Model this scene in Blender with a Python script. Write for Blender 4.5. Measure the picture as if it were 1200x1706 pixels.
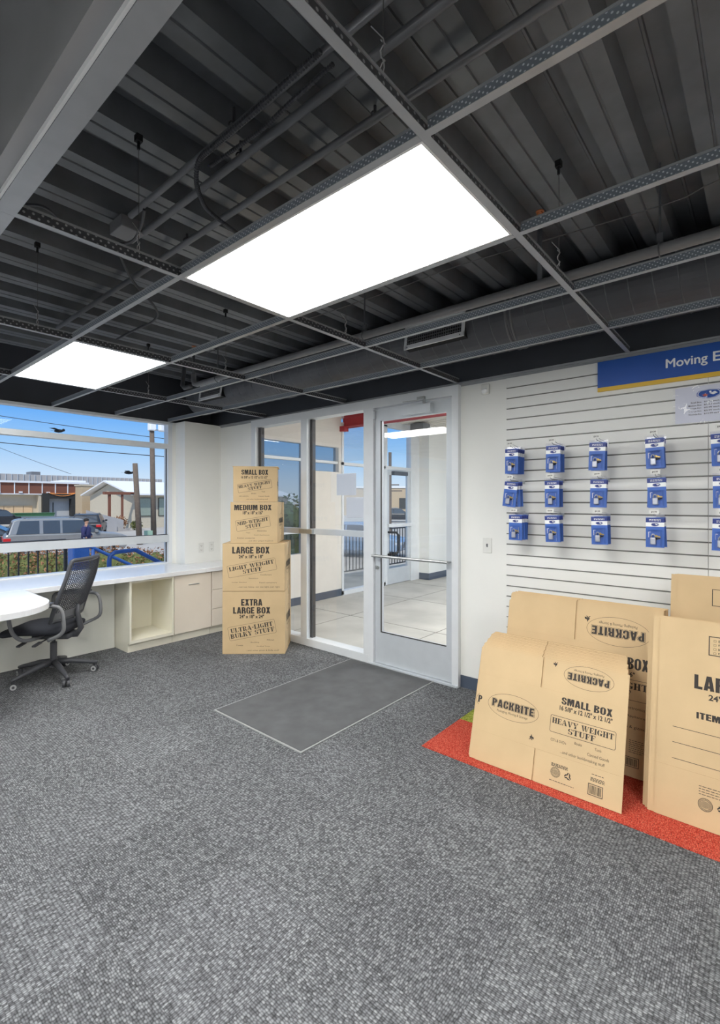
import bpy, bmesh, math, random
from mathutils import Vector, Matrix
random.seed(7)
for o in list(bpy.data.objects): bpy.data.objects.remove(o)
SC = bpy.context.scene
COL = SC.collection
PI = math.pi
def lin(c):
    c = c / 255.0
    return c / 12.92 if c <= 0.04045 else ((c + 0.055) / 1.055) ** 2.4
def rgb(r, g, b): return (lin(r), lin(g), lin(b), 1.0)

# ------------------------------------------------------------------ camera
cam = bpy.data.cameras.new('camera'); camo = bpy.data.objects.new('camera', cam); COL.objects.link(camo)
cam.sensor_fit = 'VERTICAL'; cam.sensor_height = 36.0
cam.lens = 36.0 * 802.5 / 1706.0
cam.shift_y = -0.0098
cam.clip_start = 0.05; cam.clip_end = 800
camo.location = (0, 0, 1.48); camo.rotation_euler = (PI / 2, 0, 0.704284)
SC.camera = camo
# ------------------------------------------------------------------ world, sun, exposure
w = bpy.data.worlds.new('sky'); SC.world = w; w.use_nodes = True
nt = w.node_tree; nt.nodes.clear()
out = nt.nodes.new('ShaderNodeOutputWorld'); bg = nt.nodes.new('ShaderNodeBackground')
tc = nt.nodes.new('ShaderNodeTexCoord'); sx = nt.nodes.new('ShaderNodeSeparateXYZ'); rp = nt.nodes.new('ShaderNodeValToRGB')
nt.links.new(tc.outputs['Generated'], sx.inputs[0]); nt.links.new(sx.outputs['Z'], rp.inputs[0])
cr = rp.color_ramp
cr.elements[0].position = 0.0; cr.elements[0].color = rgb(226, 238, 250)
cr.elements[1].position = 1.0; cr.elements[1].color = rgb(206, 220, 236)
for p, c in ((0.045, rgb(205, 228, 252)), (0.10, rgb(160, 206, 252)), (0.17, rgb(98, 172, 250)), (0.28, rgb(76, 152, 242)), (0.5, rgb(150, 190, 236))):
    e = cr.elements.new(p); e.color = c
nt.links.new(rp.outputs[0], bg.inputs[0]); nt.links.new(bg.outputs[0], out.inputs[0])
bg.inputs[1].default_value = 1.0
sun = bpy.data.lights.new('sun', 'SUN'); sun.energy = 3.0; sun.angle = 0.02; sun.color = (1.0, 0.96, 0.9)
suno = bpy.data.objects.new('sun', sun); COL.objects.link(suno); suno.rotation_euler = (math.radians(42), 0, math.radians(40))
SC.view_settings.view_transform = 'Standard'; SC.view_settings.look = 'None'
SC.view_settings.gamma = 1.0; SC.view_settings.use_curve_mapping = False
SC.view_settings.exposure = 0.0
LAMP = 22.0
SC.cycles.max_bounces = 10; SC.cycles.transparent_max_bounces = 24; SC.cycles.diffuse_bounces = 6
SC.cycles.sample_clamp_indirect = 6.0; SC.cycles.use_denoising = True

# ------------------------------------------------------------------ materials
MATS = {}
def mat(name, col, rough=0.6, metal=0.0, var=0.05, nscale=8.0, bump=0.0, bscale=200.0, emit=0.0, spec=None):
    if name in MATS: return MATS[name]
    m = bpy.data.materials.new(name); m.use_nodes = True; t = m.node_tree
    b = t.nodes['Principled BSDF']
    b.inputs['Roughness'].default_value = rough; b.inputs['Metallic'].default_value = metal
    if spec is not None: b.inputs['Specular IOR Level'].default_value = spec
    co = t.nodes.new('ShaderNodeTexCoord')
    n = t.nodes.new('ShaderNodeTexNoise'); n.inputs['Scale'].default_value = nscale; n.inputs['Detail'].default_value = 4
    t.links.new(co.outputs['Object'], n.inputs['Vector'])
    r = t.nodes.new('ShaderNodeValToRGB')
    r.color_ramp.elements[0].position = 0.3; r.color_ramp.elements[1].position = 0.7
    r.color_ramp.elements[0].color = tuple(c * (1 - var) for c in col[:3]) + (1,)
    r.color_ramp.elements[1].color = tuple(min(1, c * (1 + var)) for c in col[:3]) + (1,)
    t.links.new(n.outputs['Fac'], r.inputs[0]); t.links.new(r.outputs[0], b.inputs['Base Color'])
    if bump > 0:
        n2 = t.nodes.new('ShaderNodeTexNoise'); n2.inputs['Scale'].default_value = bscale
        t.links.new(co.outputs['Object'], n2.inputs['Vector'])
        bp = t.nodes.new('ShaderNodeBump'); bp.inputs['Strength'].default_value = bump; bp.inputs['Distance'].default_value = 0.002
        t.links.new(n2.outputs['Fac'], bp.inputs['Height']); t.links.new(bp.outputs[0], b.inputs['Normal'])
    if emit > 0:
        t.links.new(r.outputs[0], b.inputs['Emission Color']); b.inputs['Emission Strength'].default_value = emit
    MATS[name] = m
    return m
def glass_mat(name, tint=(1, 1, 1), ior=1.5, boost=1.0):
    m = bpy.data.materials.new(name); m.use_nodes = True; t = m.node_tree; t.nodes.clear()
    o = t.nodes.new('ShaderNodeOutputMaterial'); tr = t.nodes.new('ShaderNodeBsdfTransparent'); gl = t.nodes.new('ShaderNodeBsdfGlossy')
    gl.inputs['Roughness'].default_value = 0.0; tr.inputs[0].default_value = (*tint, 1)
    fr = t.nodes.new('ShaderNodeFresnel'); fr.inputs[0].default_value = ior
    mu = t.nodes.new('ShaderNodeMath'); mu.operation = 'MULTIPLY'; mu.use_clamp = True; mu.inputs[1].default_value = boost
    mx = t.nodes.new('ShaderNodeMixShader')
    t.links.new(fr.outputs[0], mu.inputs[0]); t.links.new(mu.outputs[0], mx.inputs[0])
    t.links.new(tr.outputs[0], mx.inputs[1]); t.links.new(gl.outputs[0], mx.inputs[2]); t.links.new(mx.outputs[0], o.inputs[0])
    return m
def carpet_mat(name, stops, cell, tile=None, rowamp=0.25):
    m = bpy.data.materials.new(name); m.use_nodes = True; t = m.node_tree; b = t.nodes['Principled BSDF']
    N = t.nodes.new; L = t.links.new
    b.inputs['Roughness'].default_value = 0.95; b.inputs['Specular IOR Level'].default_value = 0.1
    co = N('ShaderNodeTexCoord'); vec = co.outputs['Object']
    seam = None
    if tile:
        mp = N('ShaderNodeMapping'); mp.inputs['Location'].default_value = (1.172 + tile * 40, -1.193 + tile * 40, 0)
        L(vec, mp.inputs['Vector'])
        ck = N('ShaderNodeTexChecker'); ck.inputs['Scale'].default_value = 1.0 / tile
        ck.inputs['Color1'].default_value = (0, 0, 0, 1); ck.inputs['Color2'].default_value = (1, 1, 1, 1)
        mz = N('ShaderNodeMapping'); mz.inputs['Location'].default_value = (0, 0, tile * 0.5)
        L(mp.outputs[0], mz.inputs['Vector']); L(mz.outputs[0], ck.inputs['Vector'])
        rot = N('ShaderNodeMapping'); rot.inputs['Rotation'].default_value = (0, 0, PI / 2); L(mp.outputs[0], rot.inputs['Vector'])
        mx = N('ShaderNodeMix'); mx.data_type = 'VECTOR'
        L(ck.outputs['Fac'], mx.inputs['Factor']); L(mp.outputs[0], mx.inputs[4]); L(rot.outputs[0], mx.inputs[5])
        vec2 = mx.outputs[1]
        br = N('ShaderNodeTexBrick'); br.offset = 0; br.inputs['Scale'].default_value = 1.0
        br.inputs['Brick Width'].default_value = tile; br.inputs['Row Height'].default_value = tile
        br.inputs['Mortar Size'].default_value = 0.0022; br.inputs['Mortar Smooth'].default_value = 0.3
        L(mp.outputs[0], br.inputs['Vector']); seam = br.outputs['Fac']
    else: vec2 = vec
    sc = N('ShaderNodeMapping'); sc.inputs['Scale'].default_value = (1.0 / cell, 0.58 / cell, 1.0); L(vec2, sc.inputs['Vector'])
    v = N('ShaderNodeTexVoronoi'); v.voronoi_dimensions = '2D'; v.inputs['Scale'].default_value = 1.0; v.inputs['Randomness'].default_value = 0.34 if tile else 0.5
    L(sc.outputs[0], v.inputs['Vector'])
    wv = N('ShaderNodeTexWhiteNoise'); wv.noise_dimensions = '3D'; L(v.outputs['Position'], wv.inputs['Vector'])
    r = N('ShaderNodeValToRGB'); r.color_ramp.interpolation = 'LINEAR'
    r.color_ramp.elements[0].color = stops[0]; r.color_ramp.elements[1].color = stops[-1]
    for i, s in enumerate(stops[1:-1]):
        e = r.color_ramp.elements.new((i + 1) / (len(stops) - 1)); e.color = s
    L(wv.outputs['Value'], r.inputs[0])
    rd = N('ShaderNodeMapRange'); rd.inputs['From Min'].default_value = 0.15; rd.inputs['From Max'].default_value = 0.75
    rd.inputs['To Min'].default_value = 1.15; rd.inputs['To Max'].default_value = 0.28; L(v.outputs['Distance'], rd.inputs['Value'])
    n = N('ShaderNodeTexNoise'); n.inputs['Scale'].default_value = 3.0; n.inputs['Detail'].default_value = 3; L(co.outputs['Object'], n.inputs['Vector'])
    nr = N('ShaderNodeMapRange'); nr.inputs['To Min'].default_value = 0.86; nr.inputs['To Max'].default_value = 1.14; L(n.outputs['Fac'], nr.inputs['Value'])
    mm = N('ShaderNodeMath'); mm.operation = 'MULTIPLY'; L(rd.outputs[0], mm.inputs[0]); L(nr.outputs[0], mm.inputs[1])
    src = mm.outputs[0]
    if tile:
        br.inputs['Color1'].default_value = (0, 0, 0, 1); br.inputs['Color2'].default_value = (1, 1, 1, 1); br.inputs['Mortar'].default_value = (0.5, 0.5, 0.5, 1)
        tv = N('ShaderNodeMapRange'); tv.inputs['To Min'].default_value = 0.9; tv.inputs['To Max'].default_value = 1.1; L(br.outputs['Color'], tv.inputs['Value'])
        m3 = N('ShaderNodeMath'); m3.operation = 'MULTIPLY'; L(src, m3.inputs[0]); L(tv.outputs[0], m3.inputs[1]); src = m3.outputs[0]
    if seam:
        inv = N('ShaderNodeMapRange'); inv.inputs['To Min'].default_value = 1.0; inv.inputs['To Max'].default_value = 0.74; L(seam, inv.inputs['Value'])
        m2 = N('ShaderNodeMath'); m2.operation = 'MULTIPLY'; L(src, m2.inputs[0]); L(inv.outputs[0], m2.inputs[1]); src = m2.outputs[0]
    vm = N('ShaderNodeVectorMath'); vm.operation = 'SCALE'; L(r.outputs[0], vm.inputs[0]); L(src, vm.inputs['Scale'])
    L(vm.outputs[0], b.inputs['Base Color'])
    bp = N('ShaderNodeBump'); bp.invert = True; bp.inputs['Strength'].default_value = 0.8; bp.inputs['Distance'].default_value = 0.003
    L(v.outputs['Distance'], bp.inputs['Height']); L(bp.outputs[0], b.inputs['Normal'])
    return m
def perf_mat(name, base, dot, axis, pitch=0.0125, metal=0.5, rough=0.4):
    # small punched holes in two staggered rows along a tee web
    m = bpy.data.materials.new(name); m.use_nodes = True; t = m.node_tree; b = t.nodes['Principled BSDF']; N = t.nodes.new; L = t.links.new
    b.inputs['Metallic'].default_value = metal; b.inputs['Roughness'].default_value = rough
    co = N('ShaderNodeTexCoord'); s = N('ShaderNodeSeparateXYZ'); L(co.outputs['Object'], s.inputs[0])
    cb = N('ShaderNodeCombineXYZ'); L(s.outputs[axis], cb.inputs[0]); L(s.outputs['Z'], cb.inputs[1])
    mp = N('ShaderNodeMapping'); mp.inputs['Scale'].default_value = (1 / pitch, 1 / pitch, 1); mp.inputs['Rotation'].default_value = (0, 0, 0.6); L(cb.outputs[0], mp.inputs['Vector'])
    v = N('ShaderNodeTexVoronoi'); v.voronoi_dimensions = '2D'; v.inputs['Randomness'].default_value = 0.0; v.inputs['Scale'].default_value = 1.0; L(mp.outputs[0], v.inputs['Vector'])
    r = N('ShaderNodeValToRGB'); r.color_ramp.elements[0].position = 0.17; r.color_ramp.elements[1].position = 0.24
    r.color_ramp.elements[0].color = dot; r.color_ramp.elements[1].color = base
    L(v.outputs['Distance'], r.inputs[0]); L(r.outputs[0], b.inputs['Base Color'])
    return m

M_WHITE = mat('white_wall_paint', rgb(238, 238, 234), 0.75, var=0.015, nscale=2, bump=0.08, bscale=300)
M_BLACK = mat('black_ceiling_paint', rgb(112, 115, 119), 0.34, var=0.18, nscale=6, bump=0.1, bscale=60)
M_BEAM = mat('gray_beam_paint', rgb(128, 129, 132), 0.4, var=0.1, nscale=5, bump=0.1, bscale=60)
M_DARKWALL = mat('dark_upper_wall_paint', rgb(58, 61, 68), 0.6, var=0.12, nscale=3)
M_TEE = mat('painted_tee_metal', rgb(165, 168, 172), 0.4, 0.35, 0.06, 12)
M_TEEWEB = perf_mat('punched_tee_web_x', rgb(122, 130, 140), rgb(214, 220, 226), 'X', 0.0125, 0.15)
M_TEEWEBY = perf_mat('punched_tee_web_y', rgb(74, 76, 80), rgb(170, 172, 176), 'Y', 0.02, 0.2)
M_WIRE = mat('gray_wire', rgb(110, 110, 112), 0.5, 0.4)
M_WIREB = mat('bright_twisted_wire', rgb(190, 190, 192), 0.4, 0.5)
M_DUCT = mat('dark_painted_duct', rgb(92, 94, 99), 0.45, 0.1, 0.1, 5)
M_GRILLE = mat('white_grille_paint', rgb(242, 243, 244), 0.5)
M_VOID = mat('dark_void', rgb(24, 25, 28), 0.8)
M_COPPER = mat('copper', rgb(190, 120, 80), 0.35, 0.9)
M_LAMP = mat('lamp_diffuser', rgb(255, 255, 252), 0.6, var=0.0, emit=LAMP)
M_ALU = mat('silver_aluminium', rgb(205, 210, 215), 0.38, 0.25, 0.03, 10)
M_ALUW = mat('white_aluminium', rgb(226, 229, 232), 0.4, 0.1, 0.02, 10)
M_STEEL = mat('brushed_steel', rgb(190, 192, 192), 0.3, 0.85, 0.05, 30)
M_GASKET = mat('dark_gasket', rgb(60, 58, 58), 0.6)
M_GLASS = glass_mat('clear_glass', (0.97, 0.985, 0.98), 1.5, 1.6)
M_GLASSW = glass_mat('window_glass', (0.98, 0.99, 0.99), 1.45, 0.35)
M_TINT = glass_mat('reflection_tint', (0.42, 0.46, 0.5), 1.5, 1.3)  # darkened glass for panes that stand in for a reflection
M_LAM = mat('cream_laminate', rgb(232, 228, 212), 0.5, var=0.02, nscale=3)
M_DOORLAM = mat('beige_laminate', rgb(226, 216, 202), 0.45, var=0.03, nscale=3)
M_TOP = mat('white_solid_countertop', rgb(232, 233, 236), 0.22, var=0.015, nscale=20)
M_PANEL = mat('pale_grey_panel', rgb(222, 222, 214), 0.6, var=0.015)
M_BASEB = mat('slate_blue_vinyl_base', rgb(76, 86, 102), 0.5, var=0.05)
M_MAT = mat('charcoal_mat', rgb(88, 89, 91), 0.9, var=0.16, nscale=7, bump=0.5, bscale=400)
M_MATRIM = mat('grey_mat_rim', rgb(150, 152, 152), 0.8)
M_SLAT = mat('white_slatwall_board', rgb(236, 236, 233), 0.55, var=0.012, nscale=4)
M_SLATIN = mat('grey_slot_insert', rgb(120, 120, 116), 0.4, 0.4)
M_BLUE = mat('sign_blue', rgb(22, 80, 168), 0.45, var=0.03)
M_YEL = mat('sign_yellow', rgb(226, 184, 56), 0.45, var=0.03)
M_WHT = mat('bright_white', rgb(246, 247, 248), 0.5, var=0.01)
M_PAPER = mat('paper', rgb(226, 228, 238), 0.7, var=0.01)
M_CARD = mat('cardboard', rgb(204, 177, 137), 0.85, var=0.05, nscale=5, bump=0.12, bscale=150)
M_CARD2 = mat('cardboard_side', rgb(216, 188, 146), 0.85, var=0.05, nscale=5)
M_CARDE = mat('cardboard_edge', rgb(160, 122, 82), 0.9, var=0.12, nscale=60)
M_CARDK = mat('cardboard_cut_edge', rgb(184, 153, 112), 0.9, var=0.1, nscale=80)
M_INK = mat('dark_ink', rgb(52, 46, 42), 0.7, var=0.08, nscale=80)
M_INK2 = mat('soft_ink', rgb(98, 78, 56), 0.8, var=0.08, nscale=80)
M_TAPE = mat('clear_tape', rgb(214, 188, 140), 0.25, var=0.03)
M_PLASTIC = mat('dark_grey_plastic', rgb(70, 71, 76), 0.45, var=0.06)
M_FABRIC = mat('dark_seat_fabric', rgb(44, 46, 54), 0.9, var=0.1, nscale=60, bump=0.3, bscale=500)
M_GREYPL = mat('mid_grey_plastic', rgb(120, 121, 124), 0.45, var=0.05)
M_TYREG = mat('grey_caster_rim', rgb(170, 171, 172), 0.5)
M_WPLAS = mat('white_plastic', rgb(228, 228, 224), 0.4, var=0.01)
M_CARPET = carpet_mat('grey_loop_carpet', [rgb(86, 87, 89), rgb(106, 107, 110), rgb(118, 120, 123), rgb(144, 146, 148)], 0.0072, tile=0.494)
M_RED = carpet_mat('red_carpet', [rgb(186, 66, 50), rgb(202, 80, 64), rgb(210, 92, 74), rgb(220, 112, 90)], 0.005)
M_GREEN = carpet_mat('green_carpet', [rgb(120, 130, 40), rgb(150, 160, 62), rgb(166, 174, 80), rgb(186, 192, 100)], 0.005)
M_CLEAR = glass_mat('clear_plastic', (0.97, 0.97, 0.99), 1.35, 0.8)
M_BRASS = mat('brass', rgb(206, 176, 96), 0.3, 0.7)
M_SILVER = mat('silver_lock', rgb(214, 216, 220), 0.28, 0.6)
M_PACKB = mat('pack_blue', rgb(66, 106, 188), 0.45, var=0.03)
M_PACKV = mat('pack_navy', rgb(44, 60, 132), 0.45, var=0.05, nscale=60)
M_ORANGE = mat('emblem_orange', rgb(206, 96, 70), 0.5)
# outdoor
M_ASPH = mat('pale_concrete_paving', rgb(176, 170, 164), 0.9, var=0.08, nscale=0.4)
M_CONC = mat('vestibule_concrete', rgb(186, 184, 178), 0.75, var=0.16, nscale=1.6, bump=0.2, bscale=30)
M_STUCCO = mat('beige_stucco', rgb(204, 192, 170), 0.9, var=0.04)
M_TAN = mat('tan_block', rgb(190, 168, 138), 0.9, var=0.05)
M_BROWN = mat('brown_fascia_panel', rgb(128, 80, 62), 0.8, var=0.05)
M_GREYSID = mat('grey_metal_siding', rgb(176, 172, 170), 0.7, var=0.05, nscale=1)
M_ROOFW = mat('white_metal_roof', rgb(236, 236, 236), 0.6, var=0.02)
M_VESTW = mat('vestibule_wall_paint', rgb(226, 220, 212), 0.8, var=0.02)
M_REDB = mat('red_steel_beam', rgb(168, 48, 56), 0.6, var=0.12, nscale=5)
M_RAILB = mat('black_iron', rgb(46, 46, 50), 0.5)
M_HRAIL = mat('blue_handrail', rgb(40, 84, 158), 0.4, var=0.05)
M_LEAFG = mat('shrub_green', rgb(98, 104, 58), 0.9, var=0.35, nscale=6)
M_LEAFO = mat('shrub_rust', rgb(152, 108, 78), 0.9, var=0.3, nscale=6)
M_HEDGE = mat('mirrored_hedge_green', rgb(70, 92, 52), 0.9, var=0.4, nscale=4)
M_CARW = mat('white_car_paint', rgb(228, 230, 232), 0.25, 0.1)
M_CARS = mat('silver_car_paint', rgb(158, 157, 156), 0.28, 0.4)
M_CARD_K = mat('black_car_paint', rgb(48, 50, 56), 0.25, 0.2)
M_CARB = mat('blue_grey_car_paint', rgb(150, 170, 194), 0.25, 0.2)
M_CARGL = mat('car_window', rgb(66, 74, 84), 0.12, var=0.05, spec=0.8)
M_TYRE = mat('tyre_rubber', rgb(36, 36, 38), 0.8)
M_RIM = mat('wheel_rim', rgb(170, 172, 176), 0.3, 0.7)
M_TAIL = mat('red_tail_lamp', rgb(208, 36, 40), 0.3)
M_HEAD = mat('pale_head_lamp', rgb(200, 206, 212), 0.15)
M_WOOD = mat('weathered_pole_wood', rgb(112, 98, 86), 0.9, var=0.15, nscale=9)
M_PLY = mat('plywood_boarding', rgb(222, 190, 150), 0.85, var=0.05)
M_AWN = mat('orange_awning', rgb(206, 128, 62), 0.7, var=0.1)
M_DOCK = mat('black_dock_seal', rgb(50, 50, 48), 0.8, var=0.15)
M_ROLL = mat('grey_dock_door', rgb(190, 192, 194), 0.6, var=0.04)
M_WINGR = mat('greenish_window', rgb(150, 160, 146), 0.3, var=0.05)
M_SKIN = mat('skin', rgb(196, 150, 124), 0.6)
M_NAVY = mat('navy_cloth', rgb(44, 48, 92), 0.9)
M_DENIM = mat('pale_trousers', rgb(178, 186, 198), 0.9)
M_HAIR = mat('dark_hair', rgb(40, 34, 30), 0.8)
M_UTIL = mat('pale_green_utility', rgb(160, 190, 166), 0.6)
M_DUMP = mat('green_dumpster_paint', rgb(64, 112, 76), 0.6, var=0.1)

# ------------------------------------------------------------------ mesh helpers
class MB:
    def __init__(s, M=None):
        s.bm = bmesh.new(); s.mi = 0; s.M = M or Matrix.Identity(4)
    def v(s, p): return s.bm.verts.new(s.M @ Vector(p))
    def face(s, vs):
        try:
            f = s.bm.faces.new(vs); f.material_index = s.mi; return f
        except ValueError: return None
    def poly(s, pts): return s.face([s.v(p) for p in pts])
    def box(s, x0, x1, y0, y1, z0, z1):
        if x0 > x1: x0, x1 = x1, x0
        if y0 > y1: y0, y1 = y1, y0
        if z0 > z1: z0, z1 = z1, z0
        V = [s.v((x, y, z)) for x in (x0, x1) for y in (y0, y1) for z in (z0, z1)]
        for q in ((0, 1, 3, 2), (4, 6, 7, 5), (0, 4, 5, 1), (2, 3, 7, 6), (0, 2, 6, 4), (1, 5, 7, 3)):
            s.face([V[i] for i in q])
        return s
    def obox(s, c, size, R):
        M0 = s.M; s.M = M0 @ Matrix.Translation(c) @ R.to_4x4()
        a, b, d = size[0] / 2, size[1] / 2, size[2] / 2
        s.box(-a, a, -b, b, -d, d); s.M = M0; return s
    def beam(s, p0, p1, wd, h):
        p0, p1 = Vector(p0), Vector(p1); d = p1 - p0
        q = d.to_track_quat('X', 'Z')
        return s.obox((p0 + p1) / 2, (d.length, wd, h), q.to_matrix())
    def prism(s, pts, d0, d1, axis='y'):
        def P(a, b, d): return (a, d, b) if axis == 'y' else ((d, a, b) if axis == 'x' else (a, b, d))
        A = [s.v(P(a, b, d0)) for a, b in pts]; B = [s.v(P(a, b, d1)) for a, b in pts]
        s.face(A); s.face(B[::-1]); n = len(pts)
        for i in range(n): s.face([A[i], B[i], B[(i + 1) % n], A[(i + 1) % n]])
        return s
    def tube(s, pts, r, n=8, closed=False, cap=True, radii=None):
        pts = [Vector(p) for p in pts]; N = len(pts); rings = []
        nrm = None
        for i in range(N):
            if closed: t = pts[(i + 1) % N] - pts[i - 1]
            else: t = pts[min(i + 1, N - 1)] - pts[max(i - 1, 0)]
            if t.length < 1e-9: t = Vector((0, 0, 1))
            t.normalize()
            if nrm is None:
                a = Vector((0, 0, 1)) if abs(t.z) < 0.9 else Vector((1, 0, 0)); nrm = (a - t * a.dot(t)).normalized()
            else:
                nrm = nrm - t * nrm.dot(t)
                if nrm.length < 1e-6: nrm = t.orthogonal()
                nrm.normalize()
            bi = t.cross(nrm); rr = radii[i] if radii else r
            rings.append([s.v(pts[i] + (nrm * math.cos(2 * PI * k / n) + bi * math.sin(2 * PI * k / n)) * rr) for k in range(n)])
        for i in range(N if closed else N - 1):
            a, b = rings[i], rings[(i + 1) % N]
            for k in range(n): s.face([a[k], a[(k + 1) % n], b[(k + 1) % n], b[k]])
        if cap and not closed: s.face(rings[0][::-1]); s.face(rings[-1])
        return s
    def cyl(s, p0, p1, r, n=16, r1=None): return s.tube([p0, p1], r, n, radii=[r, r if r1 is None else r1])
    def disc(s, c, nrm, r, n=16):
        nrm = Vector(nrm).normalized(); a = nrm.orthogonal().normalized(); b = nrm.cross(a)
        return s.poly([Vector(c) + (a * math.cos(2 * PI * k / n) + b * math.sin(2 * PI * k / n)) * r for k in range(n)])
    def ball(s, c, r, n=12, sc=(1, 1, 1)):
        c = Vector(c); m = n // 2; rings = []
        for i in range(1, m):
            th = PI * i / m
            rings.append([s.v(c + Vector((math.sin(th) * math.cos(2 * PI * k / n) * sc[0], math.sin(th) * math.sin(2 * PI * k / n) * sc[1], math.cos(th) * sc[2])) * r) for k in range(n)])
        top = s.v(c + Vector((0, 0, r * sc[2]))); bot = s.v(c - Vector((0, 0, r * sc[2])))
        for k in range(n):
            s.face([top, rings[0][k], rings[0][(k + 1) % n]]); s.face([bot, rings[-1][(k + 1) % n], rings[-1][k]])
        for i in range(len(rings) - 1):
            for k in range(n): s.face([rings[i][k], rings[i + 1][k], rings[i + 1][(k + 1) % n], rings[i][(k + 1) % n]])
        return s
    def build(s, name, mats, parent=None, smooth=False, bevel=0.0, subsurf=0, keep=False):
        if not keep: bmesh.ops.recalc_face_normals(s.bm, faces=s.bm.faces)
        me = bpy.data.meshes.new(name); s.bm.to_mesh(me); s.bm.free()
        for m in (mats if isinstance(mats, (list, tuple)) else [mats]): me.materials.append(m)
        if smooth: me.polygons.foreach_set('use_smooth', [True] * len(me.polygons))
        o = bpy.data.objects.new(name, me); COL.objects.link(o)
        if parent: o.parent = parent
        if bevel > 0:
            b = o.modifiers.new('bevel', 'BEVEL'); b.width = bevel; b.segments = 2; b.limit_method = 'ANGLE'; b.angle_limit = 0.6
        if subsurf:
            u = o.modifiers.new('subsurf', 'SUBSURF'); u.levels = subsurf; u.render_levels = subsurf
        return o
def tag(o, label, cat=None, group=None, kind=None):
    o['label'] = label
    if cat: o['category'] = cat
    if group: o['group'] = group
    if kind: o['kind'] = kind
    return o
def empty(name, loc, rz=0.0):
    o = bpy.data.objects.new(name, None); COL.objects.link(o); o.empty_display_size = 0.1
    o.location = loc; o.rotation_euler = (0, 0, rz); return o
def copy_tree(o, parent=None):
    c = o.copy(); COL.objects.link(c)
    if parent: c.parent = parent
    for ch in list(o.children): copy_tree(ch, c)
    return c
def struct(o, label): return tag(o, label, None, None, 'structure')

# ------------------------------------------------------------------ flat lettering and marks
_tc = {}
def text2d(s, bold=0.0, spacing=1.0):
    k = (s, bold, spacing)
    if k not in _tc:
        cu = bpy.data.curves.new('lettering', 'FONT'); cu.body = s; cu.size = 1.0; cu.offset = bold; cu.space_character = spacing
        cu.dimensions = '2D'; cu.fill_mode = 'FRONT'; cu.resolution_u = 3
        ob = bpy.data.objects.new('lettering', cu); me = bpy.data.meshes.new_from_object(ob)
        _tc[k] = ([(v.co.x, v.co.y) for v in me.vertices], [tuple(p.vertices) for p in me.polygons])
        bpy.data.objects.remove(ob); bpy.data.curves.remove(cu); bpy.data.meshes.remove(me)
    return _tc[k]
def ring_pts(cx, cy, rx, ry, a0=0, a1=2 * PI, n=48): return [(cx + rx * math.cos(a0 + (a1 - a0) * i / n), cy + ry * math.sin(a0 + (a1 - a0) * i / n)) for i in range(n + 1)]
def arc_poly(cx, cy, rx, ry, tx, ty, a0, a1, n=10):
    return ring_pts(cx, cy, rx, ry, a0, a1, n) + ring_pts(cx, cy, rx - tx, ry - ty, a1, a0, n)
def R_(x0, y0, x1, y1): return [(x0, y0), (x1, y0), (x1, y1), (x0, y1)]
def stem(x, w=2.4): return [R_(x, 0, x + w, 10), R_(x - 0.8, 0, x + w + 0.8, 0.9), R_(x - 0.8, 9.1, x + w + 0.8, 10)]
D = math.radians
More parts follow.
